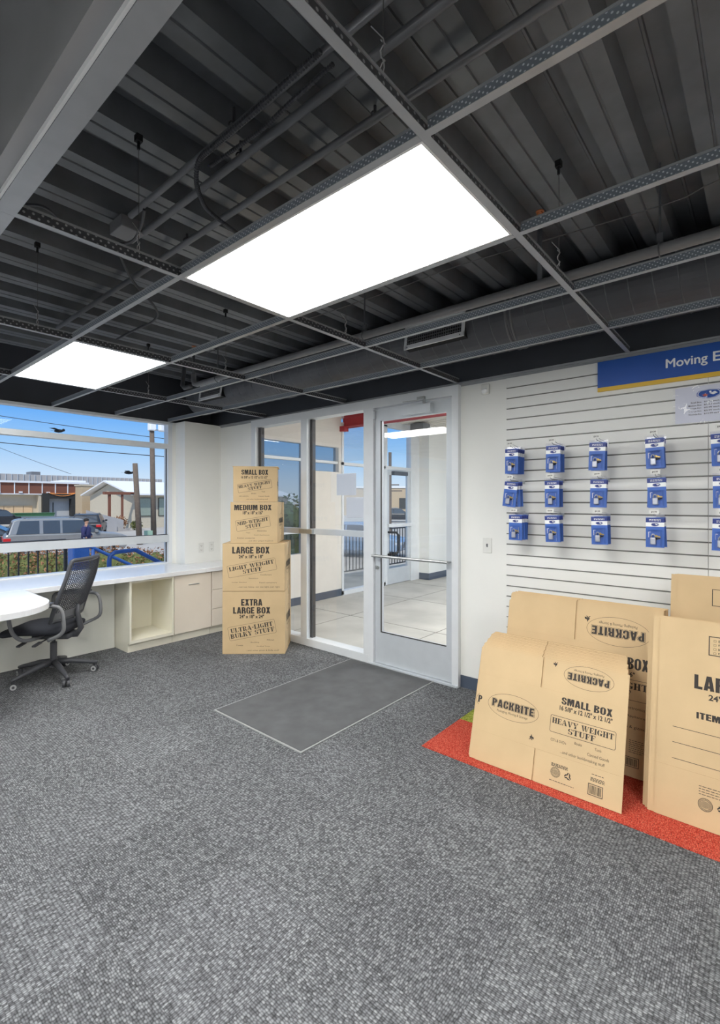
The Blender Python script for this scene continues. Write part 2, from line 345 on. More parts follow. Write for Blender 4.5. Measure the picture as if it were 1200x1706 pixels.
STENCIL = {
 'H': (8.8, stem(0.8) + stem(5.6) + [R_(3.5, 4.5, 5.3, 5.5)]),
 'I': (4.0, stem(0.8)),
 'E': (7.4, stem(0.8) + [R_(3.5, 9.1, 7, 10), R_(6.2, 7, 7, 10), R_(3.5, 4.5, 5.4, 5.5), R_(4.8, 3.8, 5.4, 6.2), R_(3.5, 0, 7.2, 0.9), R_(6.4, 0, 7.2, 3)]),
 'F': (7.2, stem(0.8) + [R_(3.5, 9.1, 7, 10), R_(6.2, 6.8, 7, 10), R_(3.5, 4.5, 5.4, 5.5), R_(4.8, 3.8, 5.4, 6.2)]),
 'L': (7.2, stem(0.8) + [R_(3.5, 0, 7.1, 0.9), R_(6.2, 0, 7.1, 3.4)]),
 'T': (8.2, stem(2.9) + [R_(0.1, 9.1, 2.6, 10), R_(0.1, 6.9, 0.9, 10), R_(5.6, 9.1, 8.1, 10), R_(7.3, 6.9, 8.1, 10)]),
 'A': (9.0, [[(3.3, 10), (5.3, 10), (8.2, 0.9), (5.6, 0.9)], R_(4.9, 0, 9, 0.9), [(2.9, 9), (3.5, 9), (1.9, 0.9), (1.1, 0.9)], R_(0, 0, 2.9, 0.9), R_(2.6, 3, 5, 3.9)]),
 'V': (9.0, [[(3.6, 0), (5.6, 0), (3.4, 9.1), (0.8, 9.1)], R_(0, 9.1, 4.2, 10), [(5.2, 1.4), (5.8, 1.2), (8, 9.1), (7.1, 9.1)], R_(6.1, 9.1, 9, 10)]),
 'Y': (8.8, [R_(3.2, 0, 5.6, 4), R_(2.4, 0, 6.4, 0.9), [(3.2, 4.4), (5.4, 4.4), (3.4, 9.1), (0.8, 9.1)], R_(0, 9.1, 4.1, 10), [(5.5, 5), (5.9, 4.6), (7.9, 9.1), (7, 9.1)], R_(6, 9.1, 8.8, 10)]),
 'W': (13.0, [[(3, 0), (4.6, 0), (3.2, 9.1), (0.8, 9.1)], R_(0, 9.1, 4, 10), [(4.7, 1.2), (5.2, 1), (6.4, 8), (5.8, 9)], [(7.6, 0), (9.2, 0), (7.9, 9.1), (5.5, 9.1)], R_(4.8, 9.1, 8.6, 10), [(9.3, 1.2), (9.8, 1), (11.9, 9.1), (11, 9.1)], R_(10.2, 9.1, 13, 10)]),
 'G': (8.8, [arc_poly(4.4, 5, 4.2, 5, 2.5, 0.9, D(105), D(255)), arc_poly(4.4, 5, 3.4, 5, 0.8, 0.9, D(35), D(82)), R_(6.8, 6.6, 7.6, 9.6), arc_poly(4.4, 5, 3.4, 5, 0.8, 0.9, D(-82), D(-50)), R_(5.5, 0.6, 7.9, 4.2), R_(4.7, 3.4, 8.7, 4.3)]),
 'S': (7.4, [arc_poly(3.6, 7.2, 3.2, 2.8, 2.0, 0.9, D(100), D(270)), arc_poly(3.7, 7.2, 3.0, 2.8, 0.8, 0.9, D(25), D(80)), R_(6, 6.8, 6.7, 9.6), arc_poly(3.8, 2.8, 3.2, 2.8, 2.0, 0.9, D(-80), D(85)), arc_poly(3.7, 2.8, 3.0, 2.8, 0.8, 0.9, D(205), D(262)), R_(0.6, 0.4, 1.3, 3.2)]),
 'U': (8.8, [R_(1, 3, 3.4, 10), R_(0.2, 9.1, 4.2, 10), arc_poly(4.2, 3, 3.2, 3, 2.4, 1.1, D(180), D(262)), arc_poly(4.4, 3, 3.2, 3, 0.9, 1.1, D(-85), D(0)), R_(6.7, 3, 7.6, 10), R_(5.7, 9.1, 8.7, 10)]),
 'M': (11.6, [R_(0.9, 0, 1.7, 9.1), R_(0, 0, 2.7, 0.9), R_(0, 9.1, 2.6, 10), [(2, 10), (4.2, 10), (6.3, 2.6), (5.2, 0.4)], [(6.6, 2.4), (7, 3.2), (7.9, 8), (7.3, 8)]] + [R_(7.9, 0, 10.3, 10), R_(7.1, 0, 11.1, 0.9), R_(7.6, 9.1, 11.2, 10)]),
 'D': (8.8, stem(0.8) + [arc_poly(3.7, 5, 4.8, 5, 2.4, 0.9, D(-85), D(85))]),
 'R': (8.8, stem(0.8) + [arc_poly(3.6, 7.3, 4.1, 2.7, 2.2, 0.9, D(-85), D(85)), [(4, 4.4), (6, 4.4), (8, 0.9), (5.6, 0.9)], R_(5.2, 0, 8.8, 0.9)]),
 'B': (8.4, stem(0.8) + [arc_poly(3.6, 7.5, 3.8, 2.5, 2.1, 0.9, D(-85), D(85)), arc_poly(3.6, 2.6, 4.4, 2.6, 2.3, 0.9, D(-85), D(85))]),
 'K': (9.0, stem(0.8) + [[(3.5, 4.6), (4.2, 4.6), (7.4, 9.1), (6.5, 9.1)], R_(5.5, 9.1, 8.6, 10), [(4.5, 5.6), (5.6, 6.6), (8.4, 0.9), (5.8, 0.9)], R_(5, 0, 9, 0.9)]),
 '-': (4.6, [R_(0.6, 4, 4, 5.6)]), ' ': (4.4, []),
}
def bs(x, w=2.1): return R_(x, 0, x + w, 10)
BLOCK = {
 'I': (2.1, [bs(0)]), 'L': (4.3, [bs(0), R_(2.1, 0, 4.3, 1.9)]), 'E': (4.5, [bs(0), R_(2.1, 8.1, 4.5, 10), R_(2.1, 4.1, 4.2, 5.9), R_(2.1, 0, 4.5, 1.9)]),
 'F': (4.4, [bs(0), R_(2.1, 8.1, 4.4, 10), R_(2.1, 4.1, 4.1, 5.9)]), 'T': (4.9, [R_(1.4, 0, 3.5, 8.1), R_(0, 8.1, 4.9, 10)]),
 'A': (5.5, [[(0, 0), (2.1, 0), (3.1, 10), (1.5, 10)], [(3.4, 0), (5.5, 0), (4, 10), (2.4, 10)], R_(1.5, 1.6, 4, 3.4)]),
 'M': (7.0, [bs(0, 2.0), bs(5.0, 2.0), [(1.9, 10), (3.0, 10), (4.1, 3), (4.1, 0), (2.9, 0), (1.9, 6)], [(5.1, 10), (4.0, 10), (2.9, 3), (2.9, 0), (4.1, 0), (5.1, 6)]]),
 'S': (5.1, [arc_poly(2.5, 7.2, 2.5, 2.8, 2.0, 1.4, D(90), D(215), 9), R_(2.45, 8.6, 2.6, 10), arc_poly(2.6, 7.2, 2.5, 2.8, 2.0, 1.4, D(0), D(90), 7), R_(3.1, 6.6, 5.1, 7.25), [(0.45, 5.6), (2.1, 6.4), (4.65, 4.4), (3.0, 3.6)], arc_poly(2.6, 2.8, 2.5, 2.8, 2.0, 1.4, D(-90), D(35), 9), arc_poly(2.5, 2.8, 2.5, 2.8, 2.0, 1.4, D(180), D(270), 7), R_(0, 2.75, 2.0, 3.5)]),
 'B': (5.2, [bs(0), arc_poly(2.2, 7.55, 2.9, 2.45, 2.05, 1.1, D(-90), D(90)), arc_poly(2.2, 2.65, 3.0, 2.65, 2.1, 1.1, D(-90), D(90)), R_(2.0, 8.9, 2.25, 10), R_(2.0, 4.2, 2.25, 6.1), R_(2.0, 0, 2.25, 1.1)]),
 'D': (5.2, [bs(0), R_(2.0, 8.5, 2.4, 10), R_(2.0, 0, 2.4, 1.5), arc_poly(2.4, 7.2, 2.8, 2.8, 2.1, 1.3, 0, D(90), 7), arc_poly(2.4, 2.8, 2.8, 2.8, 2.1, 1.3, D(-90), 0, 7), R_(3.1, 2.75, 5.2, 7.25)]),
 'O': (5.3, [arc_poly(2.65, 7.2, 2.65, 2.8, 2.05, 1.4, 0, PI, 12), arc_poly(2.65, 2.8, 2.65, 2.8, 2.05, 1.4, PI, 2 * PI, 12), R_(0, 2.75, 2.05, 7.25), R_(3.25, 2.75, 5.3, 7.25)]),
 'U': (5.2, [arc_poly(2.6, 2.8, 2.6, 2.8, 2.0, 1.4, PI, 2 * PI, 12), R_(0, 2.75, 2.05, 10), R_(3.15, 2.75, 5.2, 10)]),
 'C': (5.1, [arc_poly(2.6, 7.2, 2.6, 2.8, 2.0, 1.4, 0, PI, 12), arc_poly(2.6, 2.8, 2.6, 2.8, 2.0, 1.4, PI, 2 * PI, 12), R_(0, 2.75, 2.05, 7.25), R_(3.2, 6.2, 5.15, 7.25), R_(3.2, 2.75, 5.15, 3.9)]),
 'G': (5.2, [arc_poly(2.6, 7.2, 2.6, 2.8, 2.0, 1.4, 0, PI, 12), arc_poly(2.6, 2.8, 2.6, 2.8, 2.0, 1.4, PI, D(290), 9), R_(0, 2.75, 2.05, 7.25), R_(3.2, 6.3, 5.2, 7.25), R_(3.3, 0, 5.2, 5.2), R_(2.8, 4.0, 3.4, 5.2)]),
 'P': (5.0, [bs(0), arc_poly(2.2, 7, 2.8, 3, 2.0, 1.5, D(-90), D(90)), R_(2.0, 8.5, 2.25, 10), R_(2.0, 4, 2.25, 5.5)]),
 'R': (5.3, [bs(0), arc_poly(2.2, 7.2, 2.8, 2.8, 2.0, 1.4, D(-90), D(90)), R_(2.0, 8.6, 2.25, 10), R_(2.0, 4.4, 2.25, 5.8), [(3.1, 5.3), (4.6, 5.0), (5.2, 4.0), (5.3, 0), (3.25, 0), (3.2, 3.8), (2.3, 4.6)]]),
 'K': (5.4, [bs(0), [(2.0, 4.2), (2.0, 5.2), (3.2, 10), (5.2, 10), (3.8, 5.6)], [(2.2, 5.8), (3.7, 6.2), (5.4, 0), (3.2, 0)]]),
 'X': (5.4, [[(0, 0), (2.1, 0), (5.2, 10), (3.1, 10)], [(0.2, 10), (2.3, 10), (5.4, 0), (3.3, 0)]]),
 ':': (1.9, [R_(0, 0, 1.9, 2.3), R_(0, 5, 1.9, 7.3)]), ' ': (2.2, []),
}
class Print:
    """flat marks on a sheet: (u, v) right and up, mapped to 3-D by fn(u, v, h)"""
    def __init__(s, fn): s.fn = fn; s.mb = MB(); s.T = None
    def pt(s, u, v, h):
        if s.T:
            cu, cv, a, su, sv = s.T; u, v = u * su, v * sv
            u, v = cu + u * math.cos(a) - v * math.sin(a), cv + u * math.sin(a) + v * math.cos(a)
        return s.fn(u, v, h)
    def poly(s, pts, h=0.0004): s.mb.poly([s.pt(u, v, h) for u, v in pts])
    def rect(s, u0, u1, v0, v1, h=0.0004): s.poly([(u0, v0), (u1, v0), (u1, v1), (u0, v1)], h)
    def band(s, outer, inner, h=0.0004):
        O = [s.mb.v(s.pt(u, v, h)) for u, v in outer]; I = [s.mb.v(s.pt(u, v, h)) for u, v in inner]
        n = len(O)
        for i in range(n - 1): s.mb.face([O[i], O[i + 1], I[i + 1], I[i]])
    def frame(s, u0, u1, v0, v1, t, h=0.0004, r=0.0):
        def rr(x0, x1, y0, y1, r):
            if r <= 0: return [(x0, y0), (x1, y0), (x1, y1), (x0, y1), (x0, y0)]
            p = []
            for cx, cy, a in ((x1 - r, y1 - r, 0), (x0 + r, y1 - r, 90), (x0 + r, y0 + r, 180), (x1 - r, y0 + r, 270)):
                p += [(cx + r * math.cos(D(a + k * 22.5)), cy + r * math.sin(D(a + k * 22.5))) for k in range(5)]
            return p + [p[0]]
        s.band(rr(u0, u1, v0, v1, r), rr(u0 + t, u1 - t, v0 + t, v1 - t, max(0, r - t) if r > 0 else 0), h)
    def ellipse(s, cu, cv, ru, rv, t, h=0.0004): s.band(ring_pts(cu, cv, ru, rv), ring_pts(cu, cv, ru - t, rv - t), h)
    def disc(s, cu, cv, ru, rv, h=0.0004, n=24): s.poly(ring_pts(cu, cv, ru, rv, n=n)[:-1], h)
    def text(s, txt, u0, u1, v0, v1, bold=0.0, h=0.0004, ref=None, spacing=1.0):
        vs, fs = text2d(txt, bold, spacing); rv = text2d(txt, ref, spacing)[0] if ref is not None else vs
        ax = min(p[0] for p in rv); bx = max(p[0] for p in rv); ay = min(p[1] for p in rv); by = max(p[1] for p in rv)
        V = [s.mb.v(s.pt(u0 + (x - ax) / (bx - ax) * (u1 - u0), v0 + (y - ay) / (by - ay) * (v1 - v0), h)) for x, y in vs]
        for f in fs: s.mb.face([V[i] for i in f])
    def stencil(s, txt, u0, u1, v0, v1, h=0.0004):
        W = sum(STENCIL[c][0] + 0.5 for c in txt) - 0.5; x = 0
        for c in txt:
            wd, ps = STENCIL[c]
            for k, p in enumerate(ps): s.poly([(u0 + (x + a) / W * (u1 - u0), v0 + b / 10 * (v1 - v0)) for a, b in p], h + k * 0.00001)
            x += wd + 0.5
    def mi(s, i): s.mb.mi = i
    def block(s, txt, u0, u1, v0, v1, h=0.0004, grow=0.0, gap=0.55):
        W = sum(BLOCK[c][0] + gap for c in txt) - gap; x = 0; k = 0
        for c in txt:
            wd, ps = BLOCK[c]
            for p in ps:
                if grow:
                    cx = sum(a for a, b in p) / len(p); cy = sum(b for a, b in p) / len(p)
                    wx = max(a for a, b in p) - min(a for a, b in p); wy = max(b for a, b in p) - min(b for a, b in p)
                    p = [(cx + (a - cx) * (1 + 2 * grow / wx), cy + (b - cy) * (1 + 2 * grow / wy)) for a, b in p]
                s.poly([(u0 + (x + a) / W * (u1 - u0), v0 + b / 10 * (v1 - v0)) for a, b in p], h + k * 0.000006); k += 1
            x += wd + gap
    # composed marks
    def stamp(s, cu, cv, wd, ht, ang, lines):
        s.T = (cu, cv, ang, 1, 1)
        s.frame(-wd / 2, wd / 2, -ht / 2, ht / 2, 0.0022, r=ht * 0.1)
        n = len(lines); lh = ht * 0.8 / n
        for i, (t, f) in enumerate(lines):
            yc = ht * 0.4 - (i + 0.5) * lh
            s.stencil(t, -wd * f / 2, wd * f / 2, yc - lh * 0.4, yc + lh * 0.4)
        s.T = None
    def logo(s, cu, cv, ru, rv, flip=False, hollow=True):
        s.T = (cu, cv, PI if flip else 0.0, 1, 1)
        s.ellipse(0, 0, ru, rv, 0.0016)
        wd, ht = ru * 0.82, rv * 0.30
        if hollow:
            s.block('PACKRITE', -wd, wd, -ht * 0.7, ht * 1.3, 0.0003, 0.75, 0.9)
            s.mi(1); s.block('PACKRITE', -wd, wd, -ht * 0.7, ht * 1.3, 0.0008, 0.45, 0.9); s.mi(0)
        s.block('PACKRITE', -wd, wd, -ht * 0.7, ht * 1.3, 0.0013, 0.0, 0.9)
        s.text('Packaging, Moving & Storage', -ru * 0.6, ru * 0.6, -rv * 0.62, -rv * 0.38, 0.0)
        s.T = None
    def mover(s, cu, cv, k, flip=False):
        s.T = (cu, cv, PI if flip else 0.0, k, k)
        s.disc(-0.05, 0.82, 0.16, 0.16)
        s.poly([(-0.25, 0.62), (0.1, 0.68), (0.12, 0.2), (-0.3, 0.15)]); s.poly([(-0.3, 0.18), (0.0, 0.2), (-0.35, -0.45), (-0.75, -0.5), (-0.72, -0.35), (-0.5, -0.3)])
        s.poly([(-0.1, 0.2), (0.12, 0.2), (0.15, -0.2), (0.4, -0.5), (0.05, -0.5), (-0.1, -0.1)]); s.poly([(0.1, 0.5), (0.62, 0.36), (0.74, -0.2), (0.2, -0.1)]); s.poly([(-0.25, 0.6), (-0.5, 0.3), (-0.62, 0.0), (-0.48, 0.0), (-0.2, 0.3)])
        s.T = None
    def recycle(s, cu, cv, r):
        for k in range(3):
            s.T = (cu, cv, k * 2 * PI / 3, r, r)
            s.poly([(-0.42, 0.35), (-0.1, 0.95), (0.18, 0.95), (-0.1, 0.2)]); s.poly([(0.24, 0.95), (0.45, 0.9), (0.62, 0.45), (0.75, 0.52), (0.6, 0.1), (0.2, 0.2), (0.33, 0.28)])
        s.T = None
    def seal(s, cu, cv, r):
        s.ellipse(cu, cv, r, r, r * 0.07); s.ellipse(cu, cv, r * 0.72, r * 0.72, r * 0.06)
        for k in range(28):
            a = 2 * PI * k / 28
            s.T = (cu, cv, a, 1, 1); s.rect(r * 0.77, r * 0.9, -r * 0.05, r * 0.05); s.T = None
        for k in range(5): s.ellipse(cu, cv, r * (0.6 - k * 0.12), r * (0.5 - k * 0.1), r * 0.05)
    def lines(s, u0, u1, v0, v1, n):
        for i in range(n):
            y = v1 - (v1 - v0) * (i + 0.5) / n; x = u0
            while x < u1 - 0.002:
                L = random.uniform(0.006, 0.016); s.rect(x, min(x + L, u1 * (1 if i % 2 else 0.995)), y - 0.0014, y + 0.0014); x += L + 0.003
    def barcode(s, u0, u1, v0, v1):
        s.frame(u0, u1, v0, v1, 0.003); x = u0 + 0.007
        while x < u1 - 0.008:
            wd = random.choice((0.0009, 0.0016, 0.0026)); s.rect(x, x + wd, v0 + 0.007, v1 - 0.007); x += wd + random.choice((0.001, 0.0018))
    def done(s, name, mats, parent): return s.mb.build(name, mats, parent, keep=True)

# ================================================================== ROOM SHELL
XR, YB = 3.2, -4.2
WY, WX = 3.47, -5.5
struct(MB().box(WX - 0.2, XR + 0.15, YB - 0.15, WY + 0.1, -0.12, 0.0).build('floor', M_CARPET), 'grey loop carpet tile floor')
b = MB(); b.box(-5.24, -4.56, WY, WY + 0.12, 0, 2.43); b.box(-1.90, XR, WY, WY + 0.12, 0, 2.43)
struct(b.build('wall_front', M_WHITE), 'white wall around the glass storefront and behind the slatwall')
b = MB(); b.box(WX - 0.15, XR, WY, WY + 0.12, 2.43, 3.2); b.box(WX - 0.15, WX + 0.03, YB, WY, 2.43, 3.2)
struct(b.build('wall_upper', M_DARKWALL), 'dark painted wall above the ceiling grid')
b = MB(); b.box(WX - 0.12, WX + 0.02, YB, 2.983, 0, 0.70)
struct(b.build('wall_left', M_WHITE), 'low white wall under the window')
b = MB(); b.box(WX - 0.12, -5.24, 2.983, WY, 0, 2.43); b.box(WX - 0.12, WX + 0.05, 2.94, 2.983, 0, 2.43)
struct(b.build('wall_left_pier', M_WHITE), 'white corner pier beside the window')
struct(MB().box(WX - 0.15, XR + 0.12, YB - 0.12, YB, 0, 3.2).build('wall_back', M_WHITE), 'white back wall')
struct(MB().box(XR, XR + 0.12, YB, WY, 0, 3.2).build('wall_right', M_WHITE), 'white right wall')
# corrugated steel deck
prof = [(0, 0), (0.058, 0), (0.061, 0.007), (0.068, 0.007), (0.071, 0), (0.13, 0), (0.142, 0.105), (0.206, 0.105), (0.210, 0.099), (0.218, 0.099), (0.222, 0.105), (0.288, 0.105)]
b = MB(); x = -1.43 - 0.3 * 14; pts = []
while x < XR:
    pts += [(x + a, 2.93 + z) for a, z in prof]; x += 0.3
A = [b.v((px, YB, pz)) for px, pz in pts]; B2 = [b.v((px, WY, pz)) for px, pz in pts]
for i in range(len(pts) - 1): b.face([A[i], A[i + 1], B2[i + 1], B2[i]])
struct(b.build('ceiling', M_BLACK), 'black painted corrugated steel deck ceiling')
struct(MB().box(WX - 0.15, XR + 0.12, YB - 0.12, WY + 0.12, 3.08, 3.25).build('ceiling_light_block', M_VOID), 'unseen slab added above the steel deck to stop light leaks')  # unseen slab above the deck, added to keep daylight from leaking in
b = MB(); b.box(WX, XR, 0.375, 0.425, 2.447, 2.92); b.mi = 1; b.box(WX, XR, 0.414, 0.4215, 2.432, 2.447)
struct(b.build('ceiling_beam', [mat('smooth_beam_paint', rgb(158, 158, 160), 0.4, var=0.08, nscale=3), M_GRILLE]), 'smooth dark grey beam across the ceiling')
b = MB(); b.box(-5.24, XR, WY - 0.02, WY - 0.001, 2.425, 2.437); b.box(-5.24, XR, WY - 0.003, WY - 0.001, 2.405, 2.437)
struct(b.build('trim_1', M_TEE), 'grey wall angle under the dark upper wall')
b = MB(); b.box(-1.895, -1.50, WY - 0.008, WY, 0, 0.095); b.box(-1.5, XR, WY - 0.008, WY, 0, 0.095)
struct(b.build('baseboard_front', M_BASEB), 'slate blue vinyl baseboard')
b = MB(); b.box(WX + 0.02, -5.232, 2.975, 2.983, 0, 0.69); b.box(-5.24, -4.56, WY - 0.008, WY, 0, 0.095)
struct(b.build('baseboard_left', M_BASEB), 'slate blue vinyl baseboard near the corner')

# ---- big window on the left wall
wn = struct(empty('window_1', (WX, 1.2, 0.75)), 'wide white framed window over the counter')
def wpart(name, m, fn, par):
    b = MB(Matrix.Translation((-par.location[0], -par.location[1], -par.location[2]))); fn(b); return b.build(name, m, par)
def fr(b):
    b.box(WX - 0.05, WX + 0.05, 2.89, 2.94, 0.70, 2.43); b.box(WX - 0.05, WX + 0.06, YB, 2.94, 2.402, 2.43); b.box(WX - 0.048, WX + 0.052, YB, 2.9, 0.701, 0.765)
    for y in (1.2 - 2.45, 1.2 - 4.4): b.box(WX - 0.05, WX + 0.05, y - 0.03, y + 0.03, 0.7, 2.43)
wpart('window_frame', M_ALUW, fr, wn)
wpart('upper_rail', M_ALUW, lambda b: b.box(WX - 0.05, WX + 0.055, YB, 2.9, 2.115, 2.17), wn)
wpart('lower_rail', M_ALU, lambda b: b.box(WX - 0.05, WX + 0.055, YB, 2.9, 1.005, 1.09), wn)
wpart('dark_glazing_bead', M_GASKET, lambda b: (b.box(WX + 0.0, WX + 0.012, 2.882, 2.892, 1.09, 2.115), b.box(WX + 0.0, WX + 0.012, 2.882, 2.892, 0.765, 1.005), b.box(WX + 0.0, WX + 0.03, YB, 2.89, 1.088, 1.096)), wn)
for z0, z1 in ((0.76, 1.01), (1.085, 2.12), (2.165, 2.41)):
    wpart('window_pane', M_GLASSW, lambda b: b.poly([(WX, YB, z0), (WX, 2.9, z0), (WX, 2.9, z1), (WX, YB, z1)]), wn)

# ---- glass storefront with two side lights
sf = struct(empty('window_2', (-3.6, WY, 0)), 'silver framed glass storefront beside the entrance door')
Y0, Y1 = WY - 0.045, WY + 0.07
def fr(b):
    b.box(-4.56, -4.485, Y0, Y1, 0, 2.41); b.box(-3.72, -3.63, Y0, Y1, 0, 2.41); b.box(-2.867, -2.752, Y0, Y1, 0, 2.41); b.box(-1.944, -1.885, Y0, Y1, 0, 2.41)
    b.box(-4.561, -1.884, Y0 - 0.002, Y1 + 0.002, 2.335, 2.415); b.box(-4.5, -2.80, Y0 - 0.003, Y1 + 0.003, 0.001, 0.075)
wpart('storefront_frame', M_ALUW, fr, sf)
wpart('mid_rail', M_ALU, lambda b: b.box(-4.485, -2.867, Y0 + 0.02, Y1 - 0.02, 1.15, 1.205), sf)
wpart('rail_clip', M_STEEL, lambda b: b.box(-3.745, -3.55, Y0 - 0.006, Y0 + 0.02, 1.155, 1.20), sf)
wpart('dark_gasket', M_GASKET, lambda b: (b.box(-4.485, -4.44, Y0 + 0.05, Y1 - 0.02, 0.075, 2.335), b.box(-3.63, -3.598, Y0 + 0.05, Y1 - 0.02, 0.075, 2.335)), sf)
for x0, x1 in ((-4.485, -3.72), (-3.63, -2.867)):
    for z0, z1 in ((0.075, 1.15), (1.205, 2.335)):
        wpart('storefront_pane', M_GLASS, lambda b: b.poly([(x0, WY, z0), (x1, WY, z0), (x1, WY, z1), (x0, WY, z1)]), sf)
struct(MB().box(-2.80, -1.89, WY - 0.06, WY + 0.09, 0.0, 0.014).build('trim_2', M_ALU), 'silver door threshold')
# ---- entrance door
dr = struct(empty('door_1', (-2.752, WY, 0.014)), 'aluminium entrance door with full glass and closer')
DX0, DX1, DZ0, DZ1 = -2.748, -1.948, 0.018, 2.325
GX0, GX1, GZ0, GZ1 = -2.683, -2.005, 0.30, 2.215
d0, d1 = WY - 0.022, WY + 0.022
def fr(b):
    b.box(DX0, GX0, d0, d1, DZ0, DZ1); b.box(GX1, DX1, d0, d1, DZ0, DZ1); b.box(GX0, GX1, d0, d1, DZ0, GZ0); b.box(GX0, GX1, d0, d1, GZ1, DZ1)
wpart('door_leaf', M_ALU, fr, dr)
wpart('door_glass', M_GLASS, lambda b: b.poly([(GX0, WY, GZ0), (GX1, WY, GZ0), (GX1, WY, GZ1), (GX0, WY, GZ1)]), dr)
wpart('glazing_bead', M_GASKET, lambda b: (b.box(GX0, GX0 + 0.007, d0 - 0.002, d0 + 0.01, GZ0, GZ1), b.box(GX0, GX1, d0 - 0.002, d0 + 0.01, GZ0, GZ0 + 0.007)), dr)
pb = wpart('push_bar', M_STEEL, lambda b: (b.cyl((-2.735, WY - 0.085, 0.995), (-1.958, WY - 0.085, 0.995), 0.0125, 14), b.cyl((-2.72, WY - 0.085, 0.995), (-2.72, d0, 0.995), 0.011), b.cyl((-1.972, WY - 0.085, 0.995), (-1.972, d0, 0.995), 0.011)), dr)
wpart('lock_cylinder', M_STEEL, lambda b: (b.cyl((-2.718, d0 - 0.012, 0.885), (-2.718, d0, 0.885), 0.019, 20), b.box(-2.722, -2.714, d0 - 0.02, d0 - 0.01, 0.873, 0.897)), dr)
cl = wpart('door_closer', M_ALU, lambda b: b.box(-2.415, -2.12, d0 - 0.062, d0, 2.225, 2.295), dr)
wpart('closer_arm', M_STEEL, lambda b: (b.cyl((-2.2, d0 - 0.03, 2.295), (-2.2, d0 - 0.03, 2.345), 0.012), b.beam((-2.2, d0 - 0.03, 2.335), (-2.42, d0 - 0.02, 2.345), 0.02, 0.008), b.box(-2.26, -2.19, d0 - 0.05, d0 - 0.01, 2.34, 2.362)), dr)
wpart('hinge_pivot', M_ALU, lambda b: (b.box(-2.76, -2.735, d0 - 0.022, d0, 2.235, 2.305),), dr)
for i, (x0, x1, z0, z1, lab) in enumerate(((-3.254, -2.999, 1.545, 1.757, 'upper white notice sheet taped outside the storefront glass'), (-3.125, -2.875, 1.328, 1.525, 'lower white notice sheet taped outside the storefront glass'))):
    p = MB().box(x0, x1, WY + 0.004, WY + 0.0045, z0, z1).build('notice_sheet', M_PAPER)
    tag(p, lab, 'paper notice', 'notices on the storefront')

# ================================================================== CEILING GRID, LAMPS, SERVICES
GZ = 2.43
MX = [-0.683 - 1.2194 * i for i in range(-3, 4)]
CY = [0.45 + 0.6096 * j for j in range(-7, 5)]
grid = struct(empty('ceiling_grid', (0, 0, GZ)), 'suspended grey metal ceiling grid without tiles')
def tee_y(x, y0, y1):
    b = MB(); b.box(x - 0.0125, x + 0.0125, y0, y1, 0, 0.0016); b.box(x - 0.004, x + 0.004, y0, y1, 0.036, 0.044)
    b.mi = 1; b.box(x - 0.0012, x + 0.0012, y0, y1, 0.0016, 0.037)
    return b.build('main_tee', [M_TEE, M_TEEWEBY], grid)
def tee_x(y, x0, x1, hw=0.012):
    b = MB(); b.box(x0, x1, y - hw, y + hw, -0.0003, 0.0013); b.box(x0, x1, y - 0.0035, y + 0.0035, 0.034, 0.041)
    b.mi = 1; b.box(x0, x1, y - 0.0012, y + 0.0012, 0.0013, 0.035)
    return b.build('cross_tee', [M_TEE, M_TEEWEB], grid)
for x in MX: tee_y(x, YB, WY)
for j, y in enumerate(CY):
    xs = [WX + 0.03] + sorted(MX) + [XR]
    for a, c in zip(xs[:-1], xs[1:]): tee_x(y, a + 0.0128, c - 0.0128, 0.028 if j == 7 else 0.012)
wp = []
for x in MX[2:]:
    for y in (0.885, 2.11):
        h = MB(); zt = 0.505
        h.tube([(x, y, 0.05), (x + 0.003, y, 0.25), (x, y, zt)], 0.0014, 6)
        h.mi = 1
        h.tube([(x + 0.006 * math.cos(k * 1.3), y + 0.006 * math.sin(k * 1.3), 0.03 + k * 0.008) for k in range(13)], 0.0016, 6)
        h.tube([(x - 0.004 * math.cos(k * 1.1), y + 0.004 * math.sin(k * 1.1), 0.04 + k * 0.009) for k in range(10)] + [(x - 0.025, y - 0.012, 0.16)], 0.0014, 6)
        h.mi = 2; h.box(x - 0.012, x + 0.012, y - 0.012, y + 0.012, zt - 0.03, zt - 0.004); h.cyl((x, y, zt - 0.06), (x, y, zt - 0.02), 0.006, 8)
        h.build('hanger_wire', [M_WIRE, M_WIREB, M_VOID], grid)
def lamp(i, j, label):
    x1, x0 = MX[i] - 0.0135, MX[i + 1] + 0.0135; y0, y1 = CY[j] + 0.0135, CY[j + 1] - 0.0135
    t = tag(empty('ceiling_light_panel', ((x0 + x1) / 2, (y0 + y1) / 2, GZ)), label, 'ceiling light', 'flat panel lights in the ceiling grid')
    hx, hy = (x1 - x0) / 2, (y1 - y0) / 2
    b = MB(); b.box(-hx, hx, -hy, hy, 0.012, 0.03); b.build('housing', M_BEAM, t)
    b = MB(); e = 0.008
    b.box(-hx, hx, -hy, -hy + e, 0.0, 0.012); b.box(-hx, hx, hy - e, hy, 0.0, 0.012); b.box(-hx, -hx + e, -hy + e, hy - e, 0.0, 0.012); b.box(hx - e, hx, -hy + e, hy - e, 0.0, 0.012)
    b.build('frame', M_GRILLE, t)
    b = MB(); b.box(-hx + e, hx - e, -hy + e, hy - e, 0.004, 0.008); b.build('diffuser', M_LAMP, t)
i0 = 3
lamp(i0, 8, 'large bright light panel overhead in the middle of the grid')
lamp(i0 + 2, 8, 'smaller looking light panel near the window end of the grid')
lamp(i0, 4, 'unseen light panel in the grid behind the beam, mid room')  # panels from here on are out of view, extra light for the room
lamp(i0 + 2, 4, 'unseen light panel in the grid behind the beam, window side')
lamp(i0 - 2, 8, 'unseen light panel in the grid over the right side of the room')
